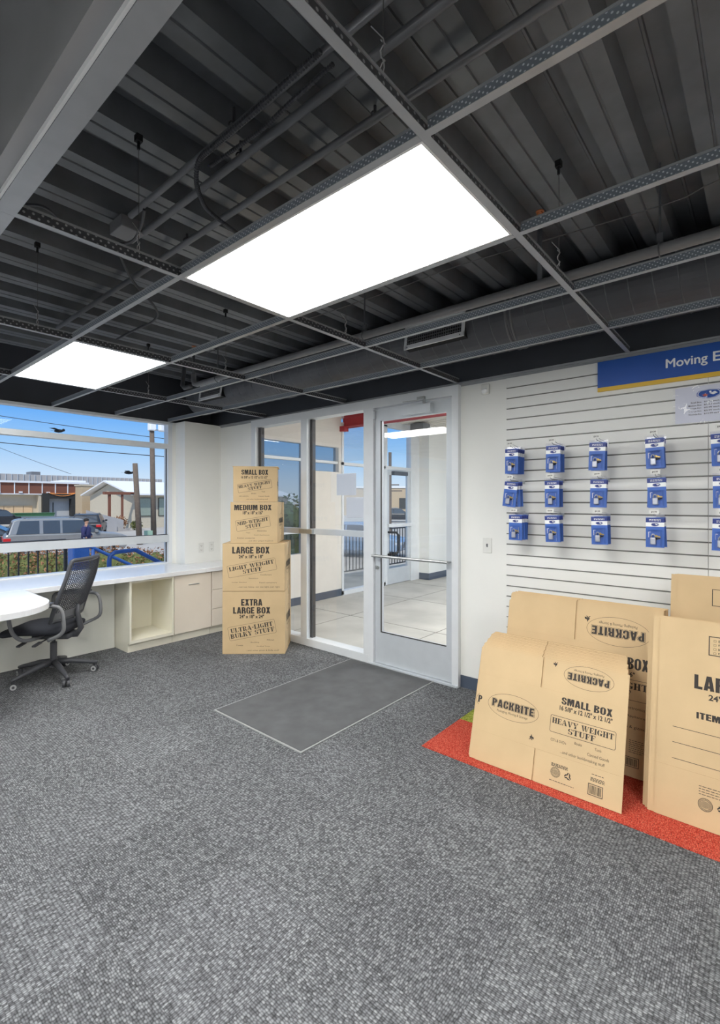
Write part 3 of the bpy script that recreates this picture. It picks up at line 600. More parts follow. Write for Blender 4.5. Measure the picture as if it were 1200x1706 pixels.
lamp(i0 - 2, 4, 'unseen light panel in the grid at the rear right of the room')
lamp(i0, 1, 'unseen light panel in the grid by the back wall, mid room')
lamp(i0 - 2, 1, 'unseen light panel in the grid by the back wall, right side')

def thing_mesh(name, b, mats, label, cat, group=None, **k): return tag(b.build(name, mats, **k), label, cat, group)
def conduit(y, z, x0, x1, r, label, straps):
    t = tag(empty('electrical_conduit', (x0, y, z)), label, 'conduit', 'conduits under the ceiling deck')
    MB().cyl((0, 0, 0), (x1 - x0, 0, 0), r, 14).build('pipe', M_BEAM, t, smooth=True)
    for xs in straps:
        b = MB(); b.tube([(xs - x0, 0.022 * math.cos(a), 0.022 * math.sin(a)) for a in [PI * k / 8 for k in range(9)]], 0.003, 6); b.cyl((xs - x0, 0, r), (xs - x0, 0, 2.93 - z), 0.006, 8); b.build('strap', M_PLASTIC, t)
conduit(1.05, 2.855, -2.34, XR, 0.0135, 'dark conduit nearest the beam, running beside flexible cable', (-1.5, -0.2))
conduit(1.165, 2.86, -2.44, XR, 0.0155, 'dark conduit ending at the flat junction box', (-1.62, 0.3))
conduit(1.38, 2.885, -4.37, XR, 0.0155, 'longest dark conduit, passing above the big light panel', (-2.4, -1.1, 0.4))
b = MB(Matrix.Translation((-2.51, 1.11, 2.87))); b.box(-0.07, 0.07, -0.06, 0.06, -0.02, 0.04); t = thing_mesh('junction_box', b, M_BEAM, 'flat grey junction box at the end of the conduits', 'junction box', bevel=0.004)
def flex(name, pts, r, label, mats=M_PLASTIC, coil=True, cat='cable'):
    P = [Vector(p) for p in pts]; q = []
    for i in range(len(P) - 1):
        p0, p1, p2, p3 = P[max(i - 1, 0)], P[i], P[i + 1], P[min(i + 2, len(P) - 1)]
        n = max(2, int((p2 - p1).length / 0.006)) if coil else 10
        for k in range(n):
            t = k / n
            q.append(0.5 * ((2 * p1) + (p2 - p0) * t + (2 * p0 - 5 * p1 + 4 * p2 - p3) * t * t + (-p0 + 3 * p1 - 3 * p2 + p3) * t ** 3))
    q.append(P[-1])
    b = MB(); b.tube(q, r, 8, radii=[r * (1.0 if (not coil or k % 2) else 0.72) for k in range(len(q))])
    return thing_mesh(name, b, mats, label, cat)
flex('flexible_conduit', [(-1.03, 1.03, 2.84), (-1.34, 1.035, 2.835), (-1.6, 1.03, 2.825), (-1.7, 1.03, 2.82), (-1.79, 1.07, 2.80), (-1.882, 1.148, 2.80), (-1.986, 1.258, 2.83), (-2.083, 1.476, 2.86)], 0.0105, 'ribbed flexible conduit curling down off the conduits', cat='flexible conduit')
flex('flexible_conduit', [(-1.03, 1.085, 2.838), (-1.238, 1.09, 2.832), (-1.398, 1.1, 2.83), (-1.6, 1.105, 2.845), (-1.75, 1.11, 2.86)], 0.0085, 'short ribbed flexible conduit between the two parallel conduits', cat='flexible conduit')
flex('power_cable', [(-3.0, 0.55, 2.88), (-2.578, 0.725, 2.85), (-2.633, 0.868, 2.83), (-2.582, 1.01, 2.80), (-2.459, 1.10, 2.79), (-2.3, 1.08, 2.80), (-2.2, 1.05, 2.83)], 0.007, 'thin dark cable sagging below the junction box', coil=False)
flex('power_cable', [(-2.72, 1.15, 2.86), (-3.004, 1.36, 2.85), (-3.197, 1.607, 2.80), (-3.419, 1.70, 2.80), (-3.8, 1.75, 2.84), (-4.25, 1.79, 2.87)], 0.008, 'thin dark cable drooping behind the far light panel', coil=False)
flex('support_wire', [(-4.3, 2.6, 2.93), (-2.209, 2.6, 2.90), (-1.572, 2.6, 2.905), (-1.288, 2.6, 2.90), (-0.385, 2.6, 2.85), (-0.1, 2.6, 2.88), (1.0, 2.6, 2.93)], 0.003, 'thin wire strung above the sprinkler pipe', M_WIRE, False, 'wire')
# sprinkler pipe
t = tag(empty('sprinkler_pipe', (-4.06, 2.4, 2.559)), 'dark sprinkler pipe running across the ceiling in front of the round duct', 'pipe')
MB().tube([(0.0, 0, 0.1), (0, 0, 0.04), (0.015, 0, 0.012), (0.05, 0, 0)] + [(XR + 4.06, 0, 0)], 0.023, 16).build('main_pipe', M_BEAM, t, smooth=True)
MB().tube([(-0.05, 0, 0.0), (-0.16, 0, 0), (-0.2, 0, 0.03), (-0.22, 0.02, 0.1), (-0.22, 0.05, 0.37)], 0.02, 12).build('branch_pipe', M_DUCT, t, smooth=True)
for x in (-0.867, -4.06, 1.9):
    b = MB(Matrix.Translation((x + 4.06, 0, 0))); b.cyl((0, 0, 0.02), (0, 0, 0.31), 0.013, 10)
    r = b.build('riser', M_DUCT, t, smooth=True)
    b = MB(Matrix.Translation((x + 4.06, 0, 0))); b.cyl((0, 0, 0.31), (0, 0, 0.335), 0.008, 8); b.tube([(0.014, 0, 0.33), (0.018, 0, 0.345), (0.006, 0, 0.362)], 0.003, 6); b.tube([(-0.014, 0, 0.33), (-0.018, 0, 0.345), (-0.006, 0, 0.362)], 0.003, 6); b.cyl((0, 0, 0.36), (0, 0, 0.363), 0.02, 12); b.box(-0.015, 0.015, -0.004, 0.004, 0.326, 0.333)
    b.build('sprinkler_head', M_COPPER, r)
for x in (-3.668, -2.0, -0.356, 1.4):
    b = MB(Matrix.Translation((x + 4.06, 0, 0))); b.cyl((0, 0, 0.03), (0, 0, 0.37), 0.005, 8); b.tube([(0, 0.034 * math.cos(a), 0.034 * math.sin(a)) for a in [2 * PI * k / 16 for k in range(16)]], 0.003, 6, closed=True); b.box(-0.012, 0.012, -0.006, 0.006, 0.03, 0.07)
    b.build('hanger_rod', M_DUCT, t)
# round duct
t = tag(empty('air_duct', (-5.2, 3.17, 2.72)), 'large round dark spiral duct along the front wall', 'air duct')
b = MB(); Lh = XR + 5.2 - 0.01; b.tube([(0.0, 0, 0), (Lh, 0, 0)], 0.2, 40)
b.build('duct_body', M_DUCT, t)
b = MB(); n = int(Lh / 0.115) * 20
b.tube([(Lh * k / n, 0.2 * math.cos(2 * PI * k / 20), 0.2 * math.sin(2 * PI * k / 20)) for k in range(n + 1)], 0.0035, 5)
b.build('spiral_seam', mat('duct_seam_paint', rgb(112, 114, 118), 0.45), t, smooth=True)
for x in (1.55, 3.9, 6.2):
    b = MB(); b.tube([(x, 0.202 * math.cos(2 * PI * k / 40), 0.202 * math.sin(2 * PI * k / 40)) for k in range(40)], 0.006, 6, closed=True); b.tube([(x + 0.035, 0.202 * math.cos(2 * PI * k / 40), 0.202 * math.sin(2 * PI * k / 40)) for k in range(40)], 0.006, 6, closed=True); b.build('joint_band', M_BEAM, t, smooth=True)
for x0, x1 in ((-4.87, -4.44), (-2.07, -1.575)):
    hw = (x1 - x0) / 2
    Mv = Matrix.Translation(((x0 + x1) / 2 + 5.2, -0.2, -0.025)) @ Matrix.Rotation(-0.12, 4, 'X')
    b = MB(Mv); f = 0.022; hh = 0.09
    b.box(-hw, hw, -0.022, -0.012, -hh, -hh + f * 1.4); b.box(-hw, hw, -0.022, -0.012, hh - f, hh); b.box(-hw, -hw + f, -0.022, -0.012, -hh, hh); b.box(hw - f, hw, -0.022, -0.012, -hh, hh)
    b.mi = 1
    for sx_ in (-hw + 0.03, hw - 0.03): b.cyl((sx_, -0.025, -hh + 0.012), (sx_, -0.021, -hh + 0.012), 0.004, 8)
    g = b.build('supply_grille', [M_GRILLE, M_VOID], t)
    b = MB(Mv); b.box(-hw + 0.005, hw - 0.005, -0.012, 0.05, -hh + 0.005, hh - 0.005); b.build('boot', M_VOID, g)
    b = MB(Mv); k = int(hw * 2 / 0.018)
    for i in range(1, k): xx = -hw + 2 * hw * i / k; b.box(xx - 0.0015, xx + 0.0015, -0.019, -0.0125, -hh + 0.02, hh - 0.015)
    for i in range(1, 8): zz = -hh + 2 * hh * i / 8; b.box(-hw + 0.02, hw - 0.02, -0.02, -0.014, zz - 0.002, zz + 0.002)
    b.build('louvers', M_GREYPL, g)

# ================================================================== COUNTER AND CABINETS
top = tag(empty('countertop', (-5.1, 2.0, 0.705)), 'long white countertop under the window with a rounded peninsula', 'countertop')
b = MB(Matrix.Translation((5.1, -2.0, -0.705)))
b.box(WX + 0.02, -4.72, YB + 0.003, 2.94, 0.705, 0.75); b.box(-5.238, -4.72, 2.94, WY - 0.001, 0.705, 0.75)
b.build('counter_slab', M_TOP, top, bevel=0.004)
pts = [(-4.719, 0.495), (-4.719, 1.245)] + [(-4.17 + 0.375 * math.cos(a), 0.87 + 0.375 * math.sin(a)) for a in [PI / 2 - PI * k / 24 for k in range(25)]]
MB(Matrix.Translation((5.1, -2.0, -0.705))).prism(pts, 0.705, 0.75, 'z').build('peninsula_top', M_TOP, top, bevel=0.004)
MB(Matrix.Translation((5.1, -2.0, -0.705))).box(WX + 0.021, -5.07, YB + 0.003, 2.115, 0.002, 0.703).build('back_panel', M_PANEL, top)
b = MB(Matrix.Translation((5.1, -2.0, -0.705))); b.cyl((-4.25, 0.68, 0.012), (-4.25, 0.68, 0.70), 0.035, 20); b.cyl((-4.25, 0.68, 0.001), (-4.25, 0.68, 0.014), 0.2, 28); b.build('pedestal_leg', M_GREYPL, top)
CX0, CX1 = WX + 0.03, -4.75
def cab(name, y0, y1, label, cat):
    t = tag(empty(name, (CX1, y0, 0)), label, cat); M_ = Matrix.Translation((-CX1, -y0, 0)); return t, M_
t, M_ = cab('open_shelf_cabinet', 2.122, 2.582, 'cream open cabinet with one empty shelf space under the counter', 'cabinet')
b = MB(M_); b.box(CX0, CX1, 2.122, 2.142, 0.09, 0.702); b.box(CX0, CX1, 2.562, 2.58, 0.09, 0.702); b.box(CX0, CX1, 2.142, 2.562, 0.684, 0.702); b.box(CX0, CX1, 2.142, 2.562, 0.09, 0.12); b.box(CX0, -5.2, 2.142, 2.562, 0.12, 0.684)
b.build('carcass', M_LAM, t)
MB(M_).box(CX0, -4.79, 2.122, 2.58, 0.001, 0.09).build('toe_kick', M_LAM, t)
t, M_ = cab('door_cabinet', 2.583, 3.028, 'beige cabinet with one plain door beside the open shelf', 'cabinet')
MB(M_).box(CX0, CX1 - 0.02, 2.584, 2.94, 0.09, 0.702).box(-5.237, CX1 - 0.02, 2.94, 3.026, 0.09, 0.702).build('carcass', M_LAM, t)
MB(M_).box(CX0 + 0.0, -4.79, 2.584, 2.94, 0.001, 0.09).box(-5.237, -4.79, 2.94, 3.026, 0.001, 0.09).build('toe_kick', M_LAM, t)
d = MB(M_).box(CX1 - 0.019, CX1, 2.588, 3.024, 0.088, 0.698).build('door', M_DOORLAM, t, bevel=0.0015)
MB(M_).box(CX1, CX1 + 0.006, 2.75, 2.875, 0.586, 0.598).build('handle', M_STEEL, d, bevel=0.002)
t, M_ = cab('drawer_cabinet', 3.03, WY - 0.01, 'beige cabinet of three drawers in the corner behind the stacked boxes', 'cabinet')
MB(M_).box(-5.237, CX1 - 0.02, 3.03, WY - 0.01, 0.09, 0.702).build('carcass', M_LAM, t)
MB(M_).box(-5.237, -4.79, 3.03, WY - 0.01, 0.001, 0.09).build('toe_kick', M_LAM, t)
for z0, z1 in ((0.088, 0.279), (0.284, 0.493), (0.498, 0.698)):
    d = MB(M_).box(CX1 - 0.019, CX1, 3.034, WY - 0.012, z0, z1).build('drawer', M_DOORLAM, t, bevel=0.0015)
    MB(M_).box(CX1, CX1 + 0.006, 3.2, 3.32, z1 - 0.09, z1 - 0.078).build('handle', M_STEEL, d)
def plate(loc, axis, kind, label, cat, group=None):
    # axis 'x': faces +X ; axis 'y': faces -Y
    rz = 0 if axis == 'y' else PI / 2
    t = tag(empty('electrical_outlet' if kind == 'outlet' else 'light_switch', loc, rz), label, cat, group)
    MB().box(-0.036, 0.036, -0.006, 0, -0.058, 0.058).build('wall_plate', M_WPLAS, t, bevel=0.003)
    if kind == 'outlet':
        for z in (-0.026, 0.026):
            b = MB(); b.box(-0.017, 0.017, -0.0085, -0.006, z - 0.015, z + 0.015); b.mi = 1
            b.box(-0.008, -0.0055, -0.0092, -0.0085, z - 0.004, z + 0.008); b.box(0.0055, 0.008, -0.0092, -0.0085, z - 0.004, z + 0.008); b.cyl((0, -0.0092, z - 0.009), (0, -0.0085, z - 0.009), 0.0025, 8)
            b.build('socket', [M_WPLAS, M_INK2], t)
    else:
        b = MB(); b.box(-0.006, 0.006, -0.0075, -0.006, -0.013, 0.013); b.obox((0, -0.011, 0.003), (0.007, 0.012, 0.011), Matrix.Rotation(-0.4, 3, 'X')); b.build('toggle', M_GREYPL, t)
plate((-5.2395, 3.195, 0.925), 'x', 'outlet', 'white outlet on the corner pier, the one nearer the window', 'outlet', 'outlets on the corner pier')
plate((-5.2395, 3.335, 0.93), 'x', 'outlet', 'white outlet on the corner pier, the one nearer the storefront', 'outlet', 'outlets on the corner pier')
plate((-1.657, WY - 0.0005, 1.145), 'y', 'switch', 'white toggle light switch between the door and the slatwall', 'light switch')
t = tag(empty('motion_sensor', (-1.667, WY, 2.345)), 'small white motion sensor high on the wall beside the slatwall', 'motion sensor')
b = MB(); b.box(-0.033, 0.033, -0.03, 0, -0.038, 0.045); b.build('housing', M_WPLAS, t, bevel=0.01)
b = MB(); b.ball((0, -0.03, -0.012), 0.024, 14, (1, 0.6, 0.9)); b.build('lens', M_GRILLE, t, smooth=True)

# ================================================================== OFFICE CHAIR
def chair():
    rz = D(133)
    t = tag(empty('office_chair', (-4.594, 1.42, 0), rz), 'dark mesh back office chair tucked at the rounded end of the white counter', 'chair')
    f = Matrix.Rotation(-rz, 3, 'Z')
    for a in (-78, 0, 74, 146, 213):
        d = f @ Vector((math.cos(D(a)), math.sin(D(a)), 0)); s = Vector((-d.y, d.x, 0)); R = 0.305
        b = MB(); b.tube([d * 0.03 + Vector((0, 0, 0.135)), d * 0.12 + Vector((0, 0, 0.125)), d * (R - 0.01) + Vector((0, 0, 0.082)), d * (R + 0.02) + Vector((0, 0, 0.074))], 0.018, 10, radii=[0.026, 0.024, 0.016, 0.012])
        leg = b.build('base_leg', M_PLASTIC, t, smooth=True)
        b = MB(); c = d * R
        b.cyl(c + Vector((0, 0, 0.03)), c + Vector((0, 0, 0.085)), 0.007, 8); b.obox(c + Vector((0, 0, 0.05)), (0.03, 0.02, 0.03), Matrix.Rotation(math.atan2(s.y, s.x) + 0.5, 3, 'Z'))
        b.build('caster_stem', M_PLASTIC, leg)
        ax = (s * 0.85 + d * 0.5).normalized()
        for q in (-1, 1):
            b = MB(); c2 = c + ax * 0.017 * q + Vector((0, 0, 0.0275)); b.cyl(c2 - ax * 0.010, c2 + ax * 0.010, 0.0275, 20); b.mi = 1; b.cyl(c2 + ax * 0.0088 * q, c2 + ax * 0.0115 * q, 0.022, 18); b.mi = 0; b.cyl(c2 + ax * 0.0100 * q, c2 + ax * 0.0128 * q, 0.010, 12)
            b.build('caster_wheel', [M_PLASTIC, M_TYREG], leg)
    b = MB(); b.cyl((0, 0, 0.095), (0, 0, 0.16), 0.034, 18); b.cyl((0, 0, 0.15), (0, 0, 0.3), 0.026, 16); b.cyl((0, 0, 0.3), (0, 0, 0.37), 0.015, 12); b.build('gas_lift', M_PLASTIC, t)
    b = MB(); b.box(-0.09, 0.09, -0.17, 0.13, 0.345, 0.385); b.build('tilt_mechanism', M_PLASTIC, t, bevel=0.012)
    for sx_, y in ((-1, 0.1), (-1, -0.02), (1, 0.08)):
        b = MB(); b.cyl((0.08 * sx_, y, 0.362), (0.2 * sx_, y + 0.01, 0.352), 0.006, 8); b.obox((0.235 * sx_, y + 0.013, 0.349), (0.09, 0.03, 0.014), Matrix.Rotation(0.1 * sx_, 3, 'Y')); b.build('lever', M_PLASTIC, t, bevel=0.003)
    # seat cushion with waterfall front
    b = MB(); nx, ny = 11, 13; G = []; 
    for j in range(ny):
        y = -0.235 + 0.5 * j / (ny - 1); row = []
        for i in range(nx):
            x = -0.25 + 0.5 * i / (nx - 1); u, v_ = x / 0.25, (y - 0.015) / 0.25
            k = 1 - 0.10 * abs(v_) ** 4 - (0.06 if v_ < 0 else 0) * abs(v_) ** 2
            z = 0.462 + 0.012 * abs(u) ** 2 - 0.025 * abs(u) ** 6 - (0.055 * max(0, v_ - 0.35) ** 1.6 if v_ > 0.35 else 0)
            row.append((x * k * (1 - 0.1 * max(0, abs(v_) - 0.75)), y, z))
        G.append(row)
    T = [[b.v(p) for p in r] for r in G]; Bt = [[b.v((p[0] * 0.93, p[1] * 0.95, 0.392 + 0.02 * abs(p[0] / 0.25) ** 2 - (0.0 if p[1] < 0.1 else 0.02 * (p[1] - 0.1) / 0.15))) for p in r] for r in G]
    for j in range(ny - 1):
        for i in range(nx - 1):
            b.face([T[j][i], T[j][i + 1], T[j + 1][i + 1], T[j + 1][i]]); b.face([Bt[j][i], Bt[j + 1][i], Bt[j + 1][i + 1], Bt[j][i + 1]])
    edge = [(j, 0) for j in range(ny)] + [(ny - 1, i) for i in range(1, nx)] + [(j, nx - 1) for j in range(ny - 2, -1, -1)] + [(0, i) for i in range(nx - 2, 0, -1)]
    for k in range(len(edge)):
        a, c = edge[k], edge[(k + 1) % len(edge)]; b.face([T[a[0]][a[1]], T[c[0]][c[1]], Bt[c[0]][c[1]], Bt[a[0]][a[1]]])
    b.build('seat', M_FABRIC, t, smooth=True, subsurf=1)
    # backrest: frame and perforated mesh, curved
    def bk(u, h):   # u -1..1 across, h 0..1 up
        w_ = 0.235 - 0.02 * h + 0.01 * math.sin(PI * h)
        return Vector((u * w_, -0.235 - 0.115 * h - 0.035 * math.sin(PI * h * 0.9) * 0 + 0.045 * (u * u) + 0.02 * math.cos(PI * h * 1.2), 0.52 + 0.49 * h))
    rim = [bk(-1, h / 12) for h in range(0, 12)] + [bk(-0.97, 0.985), bk(-0.88, 1.0)] + [bk(u / 6, 1.0) for u in range(-4, 5)] + [bk(0.88, 1.0), bk(0.97, 0.985)] + [bk(1, h / 12) for h in range(11, -1, -1)] + [bk(u / 6, 0.0) for u in range(5, -6, -1)]
    b = MB(); b.tube(rim, 0.016, 10, closed=True); b.build('back_frame', M_PLASTIC, t, smooth=True)
    for h0, h1, nm in ((0.02, 0.14, 'lumbar_band'), (0.955, 1.0, 'top_band')):
        b = MB(); A = [[b.v(bk(u / 8 * 0.97, h) + Vector((0, dy, 0))) for u in range(-8, 9)] for h in (h0, h1) for dy in (-0.006, 0.006)]
        for p, q in ((0, 1), (1, 3), (3, 2), (2, 0)):
            for k in range(16): b.face([A[p][k], A[p][k + 1], A[q][k + 1], A[q][k]])
        b.build(nm, M_GREYPL, t, smooth=False)
    b = MB(); ncol, nrow = 22, 30
    for k in range(ncol + 1):
        u = -0.96 + 1.92 * k / ncol
        b.tube([bk(u, 0.13 + 0.83 * h / 10) for h in range(11)], 0.0034, 4)
    for k in range(nrow + 1):
        h = 0.13 + 0.83 * k / nrow
        b.tube([bk(u / 6 * 0.97, h) for u in range(-6, 7)], 0.0034, 4)
    b.build('back_mesh', M_PLASTIC, t)
    b = MB(); b.tube([(0, -0.12, 0.365), (0, -0.25, 0.37), (0, -0.285, 0.42), (0, -0.255, 0.55), (0, -0.262, 0.62)], 0.02, 10, radii=[0.03, 0.028, 0.024, 0.02, 0.014]); b.build('back_stem', M_PLASTIC, t, smooth=True)
    for sx_ in (-1, 1):
        x = 0.295 * sx_
        raw = [(0.06 * sx_, -0.05, 0.385), (0.2 * sx_, -0.07, 0.383), (x, -0.12, 0.40), (x, -0.215, 0.455), (x, -0.225, 0.55), (x, -0.205, 0.635), (x, -0.15, 0.662), (x, 0.0, 0.664), (x, 0.13, 0.66), (x, 0.185, 0.635), (x, 0.19, 0.55), (x, 0.16, 0.45), (x * 0.95, 0.1, 0.395), (0.2 * sx_, 0.06, 0.382), (0.06 * sx_, 0.05, 0.383)]
        P = [Vector(p) for p in raw]; q = []
        for i in range(len(P) - 1):
            p0, p1, p2, p3 = P[max(i - 1, 0)], P[i], P[i + 1], P[min(i + 2, len(P) - 1)]
            for k in range(4):
                s = k / 4; q.append(0.5 * ((2 * p1) + (p2 - p0) * s + (2 * p0 - 5 * p1 + 4 * p2 - p3) * s * s + (-p0 + 3 * p1 - 3 * p2 + p3) * s ** 3))
        q.append(P[-1])
        b = MB(); b.tube(q, 0.0145, 10); b.build('armrest', M_GREYPL, t, smooth=True)
        b = MB(); b.box(x - 0.03, x + 0.03, -0.14, 0.13, 0.672, 0.69); b.build('arm_pad', M_PLASTIC, t, bevel=0.008)
    for ch in t.children:
        if ch.name.split('.')[0] in ('seat', 'back_frame', 'back_mesh', 'lumbar_band', 'top_band', 'back_stem', 'armrest', 'arm_pad'): ch.location.y = -0.02 if ch.name.startswith('arm') else 0.06
chair()

# ================================================================== MAT AND CARPET INLAY
t = tag(empty('entrance_mat', (-2.55, 2.668, 0)), 'charcoal entrance mat on the carpet in front of the glass door', 'mat')
b = MB(); b.box(-0.44, 0.44, -0.725, 0.725, 0.0005, 0.009); b.build('mat_field', M_MAT, t, bevel=0.003)
b = MB(); e = 0.012
b.box(-0.44 - e, 0.44 + e, -0.725 - e, -0.725, 0.0005, 0.006); b.box(-0.44 - e, 0.44 + e, 0.725, 0.725 + e, 0.0005, 0.006); b.box(-0.44 - e, -0.44, -0.725, 0.725, 0.0005, 0.006); b.box(0.44, 0.44 + e, -0.725, 0.725, 0.0005, 0.006); b.build('rim', M_MATRIM, t)
tag(MB().box(-1.605, XR, 2.465, 2.94, 0.0002, 0.004).build('carpet_inlay', M_RED), 'red carpet strip under the flattened cardboard boxes', 'carpet', 'coloured carpet along the front wall')
tag(MB().box(-1.605, XR, 2.94, WY - 0.009, 0.0002, 0.004).build('carpet_inlay', M_GREEN), 'green carpet strip behind the red one by the wall', 'carpet', 'coloured carpet along the front wall')

# ================================================================== STANDING BOX TOWER
TW = Matrix.Rotation(0.704284, 3, 'Z')
def tower_box(lat, dep, z0, wd, dp, ht, dyaw, label, title, fold=False):
    """front-left bottom corner given by sideways and forward distance from the camera; front face towards the room"""
    p = TW @ Vector((lat, dep, 0))
    t = tag(empty('cardboard_box', (p.x, p.y, z0), 0.704284 + dyaw), label, 'cardboard box', 'tower of moving boxes')
    b = MB(); b.box(0, wd, 0, dp, 0.0005, ht - 0.001); b.build('box_body', M_CARD, t, bevel=0.003)
    b = MB(); b.box(0.002, wd - 0.002, dp / 2 - 0.025, dp / 2 + 0.025, ht - 0.001, ht - 0.0004); b.box(wd, wd + 0.0006, dp / 2 - 0.025, dp / 2 + 0.025, ht - 0.07, ht - 0.0004); b.build('tape_strip', M_TAPE, t)
    b = MB(); b.box(wd, wd + 0.0006, dp / 2 - 0.025, dp / 2 + 0.025, 0.002, 0.07); b.build('tape_strip', M_TAPE, t)
    if fold:
        for y0, y1 in ((0.002, dp / 2 - 0.004), (dp / 2 + 0.004, dp - 0.002)):
            b = MB(); b.box(-0.006, wd + 0.012, y0 - 0.004, y1, ht, ht + 0.006); b.build('top_flap', M_CARD2, t)
    pr = Print(lambda u, v, h: (u, -h, v)); title(pr)
    pr.done('printed_lettering', [M_INK, M_CARD], t)
    ps = Print(lambda u, v, h: (wd + h, u, v))
    ps.logo(dp / 2, ht * 0.52, dp * 0.36, ht * 0.2)
    ps.done('side_logo', [M_INK, M_CARD2], t)
    return t
def soft(p, items, s=0.0105):
    for tx, u0, u1, v in items: p.text(tx, u0, u1, v - s * 0.5, v + s * 0.62)
def xl(p):
    p.block('EXTRA', .182, .387, .471, .536); p.block('LARGE BOX', .104, .464, .394, .457); p.text('24" x 18" x 24"', .166, .404, .349, .384, .035)
    p.stamp(.2876, .234, .46, .134, D(10.2), (('ULTRA-LIGHT', .90), ('BULKY STUFF', .94)))
    soft(p, (('Pillows', .432, .503, .137), ('Bedding', .275, .357, .113), ('Towels', .134, .2, .085), ('Stuffed Toys', .333, .46, .074))); soft(p, (('...and other plush & fluffy stuff', .23, .548, .034),), .014)
def lg(p):
    p.block('LARGE BOX', .095, .4565, .366, .431); p.text('24" x 18" x 18"', .1585, .394, .319, .354, .035)
    p.stamp(.285, .227, .474, .118, D(10.3), (('LIGHT WEIGHT', .93), ('STUFF', .40)))
    soft(p, (('Comforters', .365, .477, .159), ('Speakers', .255, .346, .124), ('Lamp Shades', .0926, .2346, .0845), ('Food containers', .359, .526, .083))); soft(p, (('...not too heavy, not too light, just right', .146, .555, .039),), .014)
def md(p):
    p.block('MEDIUM BOX', .0367, .3988, .3215, .3745); p.text('18" x 18" x 16"', .12, .314, .281, .313, .035)
    p.stamp(.219, .1917, .333, .107, D(9.4), (('MID-WEIGHT', .92), ('STUFF', .47)))
    soft(p, (('Electronics', .263, .352, .12), ('Toys', .152, .19, .1), ('Small Appliances', .228, .377, .078), ('Kitchen accessories', .067, .238, .05))); soft(p, (('...and other gadgets & gizmos', .166, .415, .021),), .012)
def sm(p):
    p.block('SMALL BOX', .0788, .3356, .2665, .315); p.text('16 5/8" x 12 1/2" x 12 1/2"', .076, .329, .229, .254, .03)
    p.stamp(.206, .154, .33, .084, D(9.3), (('HEAVY WEIGHT', .94), ('STUFF', .42)))
    soft(p, (('Books', .174, .219, .082), ('Tools', .272, .305, .1), ("CD's & DVD's", .057, .146, .055), ('Canned Goods', .242, .348, .055))); soft(p, (('...and other backbreaking stuff', .117, .333, .024),), .012)
tower_box(-1.338, 4.68, 0.0, .608, .457, .612, 0.02, 'extra large cardboard box at the bottom of the tower, standing on the carpet', xl)
tower_box(-1.336, 4.675, .613, .604, .457, .464, 0.015, 'large cardboard box second from the bottom of the tower', lg)
tower_box(-1.262, 4.69, 1.078, .457, .457, .402, 0.02, 'medium cardboard box third from the bottom of the tower', md)
tower_box(-1.238, 4.70, 1.481, .422, .318, .342, 0.13, 'small cardboard box on top of the tower', sm, True)

# ================================================================== FLATTENED BOXES LEANING ALONG THE WALL
def flat_box(x0, y0, k, W1, W2, H, flap, label, group, printer=None, back=0.042, t=0.0055, slotw=0.008, corner=0.0, yaw=0.0):
    """two cardboard layers, W1 then W2 wide, slots between the flaps"""
    th = math.atan(k)
    o = bpy.data.objects.new('flattened_box', None); COL.objects.link(o)
    o.location = (x0, y0, 0.0045 + 2 * t * math.sin(th)); o.rotation_euler = (-th, 0, yaw)
    tag(o, label, 'flattened cardboard box', group)
    def layer(xa, w1, w2, ya, yb, nm, chip):
        b = MB(); a, c = xa, xa + w1; d = c + w2; g = 0.0009
        b.box(a, d, ya, yb, flap + g, H - flap - g)
        for z0, z1 in ((0, flap - g), (H - flap + g, H)):
            top_ = z0 > 0
            for p, q in ((a, c - slotw / 2), (c + slotw / 2, d)):
                if top_ and chip and p == a: b.prism([(p, z0), (q, z0), (q, z1), (p + chip, z1), (p, z1 - chip * 0.8)], ya, yb)
                else: b.box(p, q, ya, yb, z0, z1)
        b.box(a, d, ya + 0.0012, yb - 0.0012, flap - g, flap + g); b.box(a, d, ya + 0.0012, yb - 0.0012, H - flap - g, H - flap + g)
        bmesh.ops.recalc_face_normals(b.bm, faces=b.bm.faces)
        for fc in b.bm.faces: fc.material_index = 0 if abs(fc.normal.y) > 0.7 else 1
        return b.build(nm, [M_CARD, M_CARDK], o)
    layer(0, W1, W2, 0, t, 'front_sheet', 0)
    layer(-back, W2 - 0.02, W1 + 0.02, t + 0.001, 2 * t + 0.001, 'back_sheet', corner)
    if printer:
        p = Print(lambda u, v, h: (u, -h, v)); printer(p); p.done('printed_lettering', [M_INK, M_CARD], o)
    return o
def small_print(p):
    p.logo(.182, .325, .147, .068); p.mover(.302, .203, .018); p.mover(.392, .612, .016, True)
    p.logo(.562, .57, .123, .058, flip=True)
    p.block('SMALL BOX', .44, .686, .4145, .45); p.text('16 5/8" x 12 1/2" x 12 1/2"', .433, .688, .383, .407, .03)
    p.stamp(.5505, .308, .318, .085, 0.0, (('HEAVY WEIGHT', .94), ('STUFF', .42)))
    p.text("CD's & DVD's", .402, .48, .222, .236); p.text('Books', .521, .556, .237, .25); p.text('Tools', .617, .648, .237, .25); p.text('Canned Goods', .584, .685, .204, .218); p.text('...and other backbreaking stuff', .455, .667, .172, .19)
    p.lines(.417, .5, .103, .12, 4); p.seal(.44, .078, .024); p.recycle(.502, .078, .018); p.lines(.413, .537, .033, .039, 1); p.barcode(.599, .667, .032, .084); p.lines(.612, .67, .125, .131, 1); p.lines(.608, .673, .096, .114, 4)
def small_back_print(p): 
    p.T = None; p.logo(.145, .325, .147, .068)
N_S = 18
ORDN = 'next second third fourth fifth sixth seventh eighth ninth tenth eleventh twelfth thirteenth fourteenth fifteenth sixteenth seventeenth'.split()
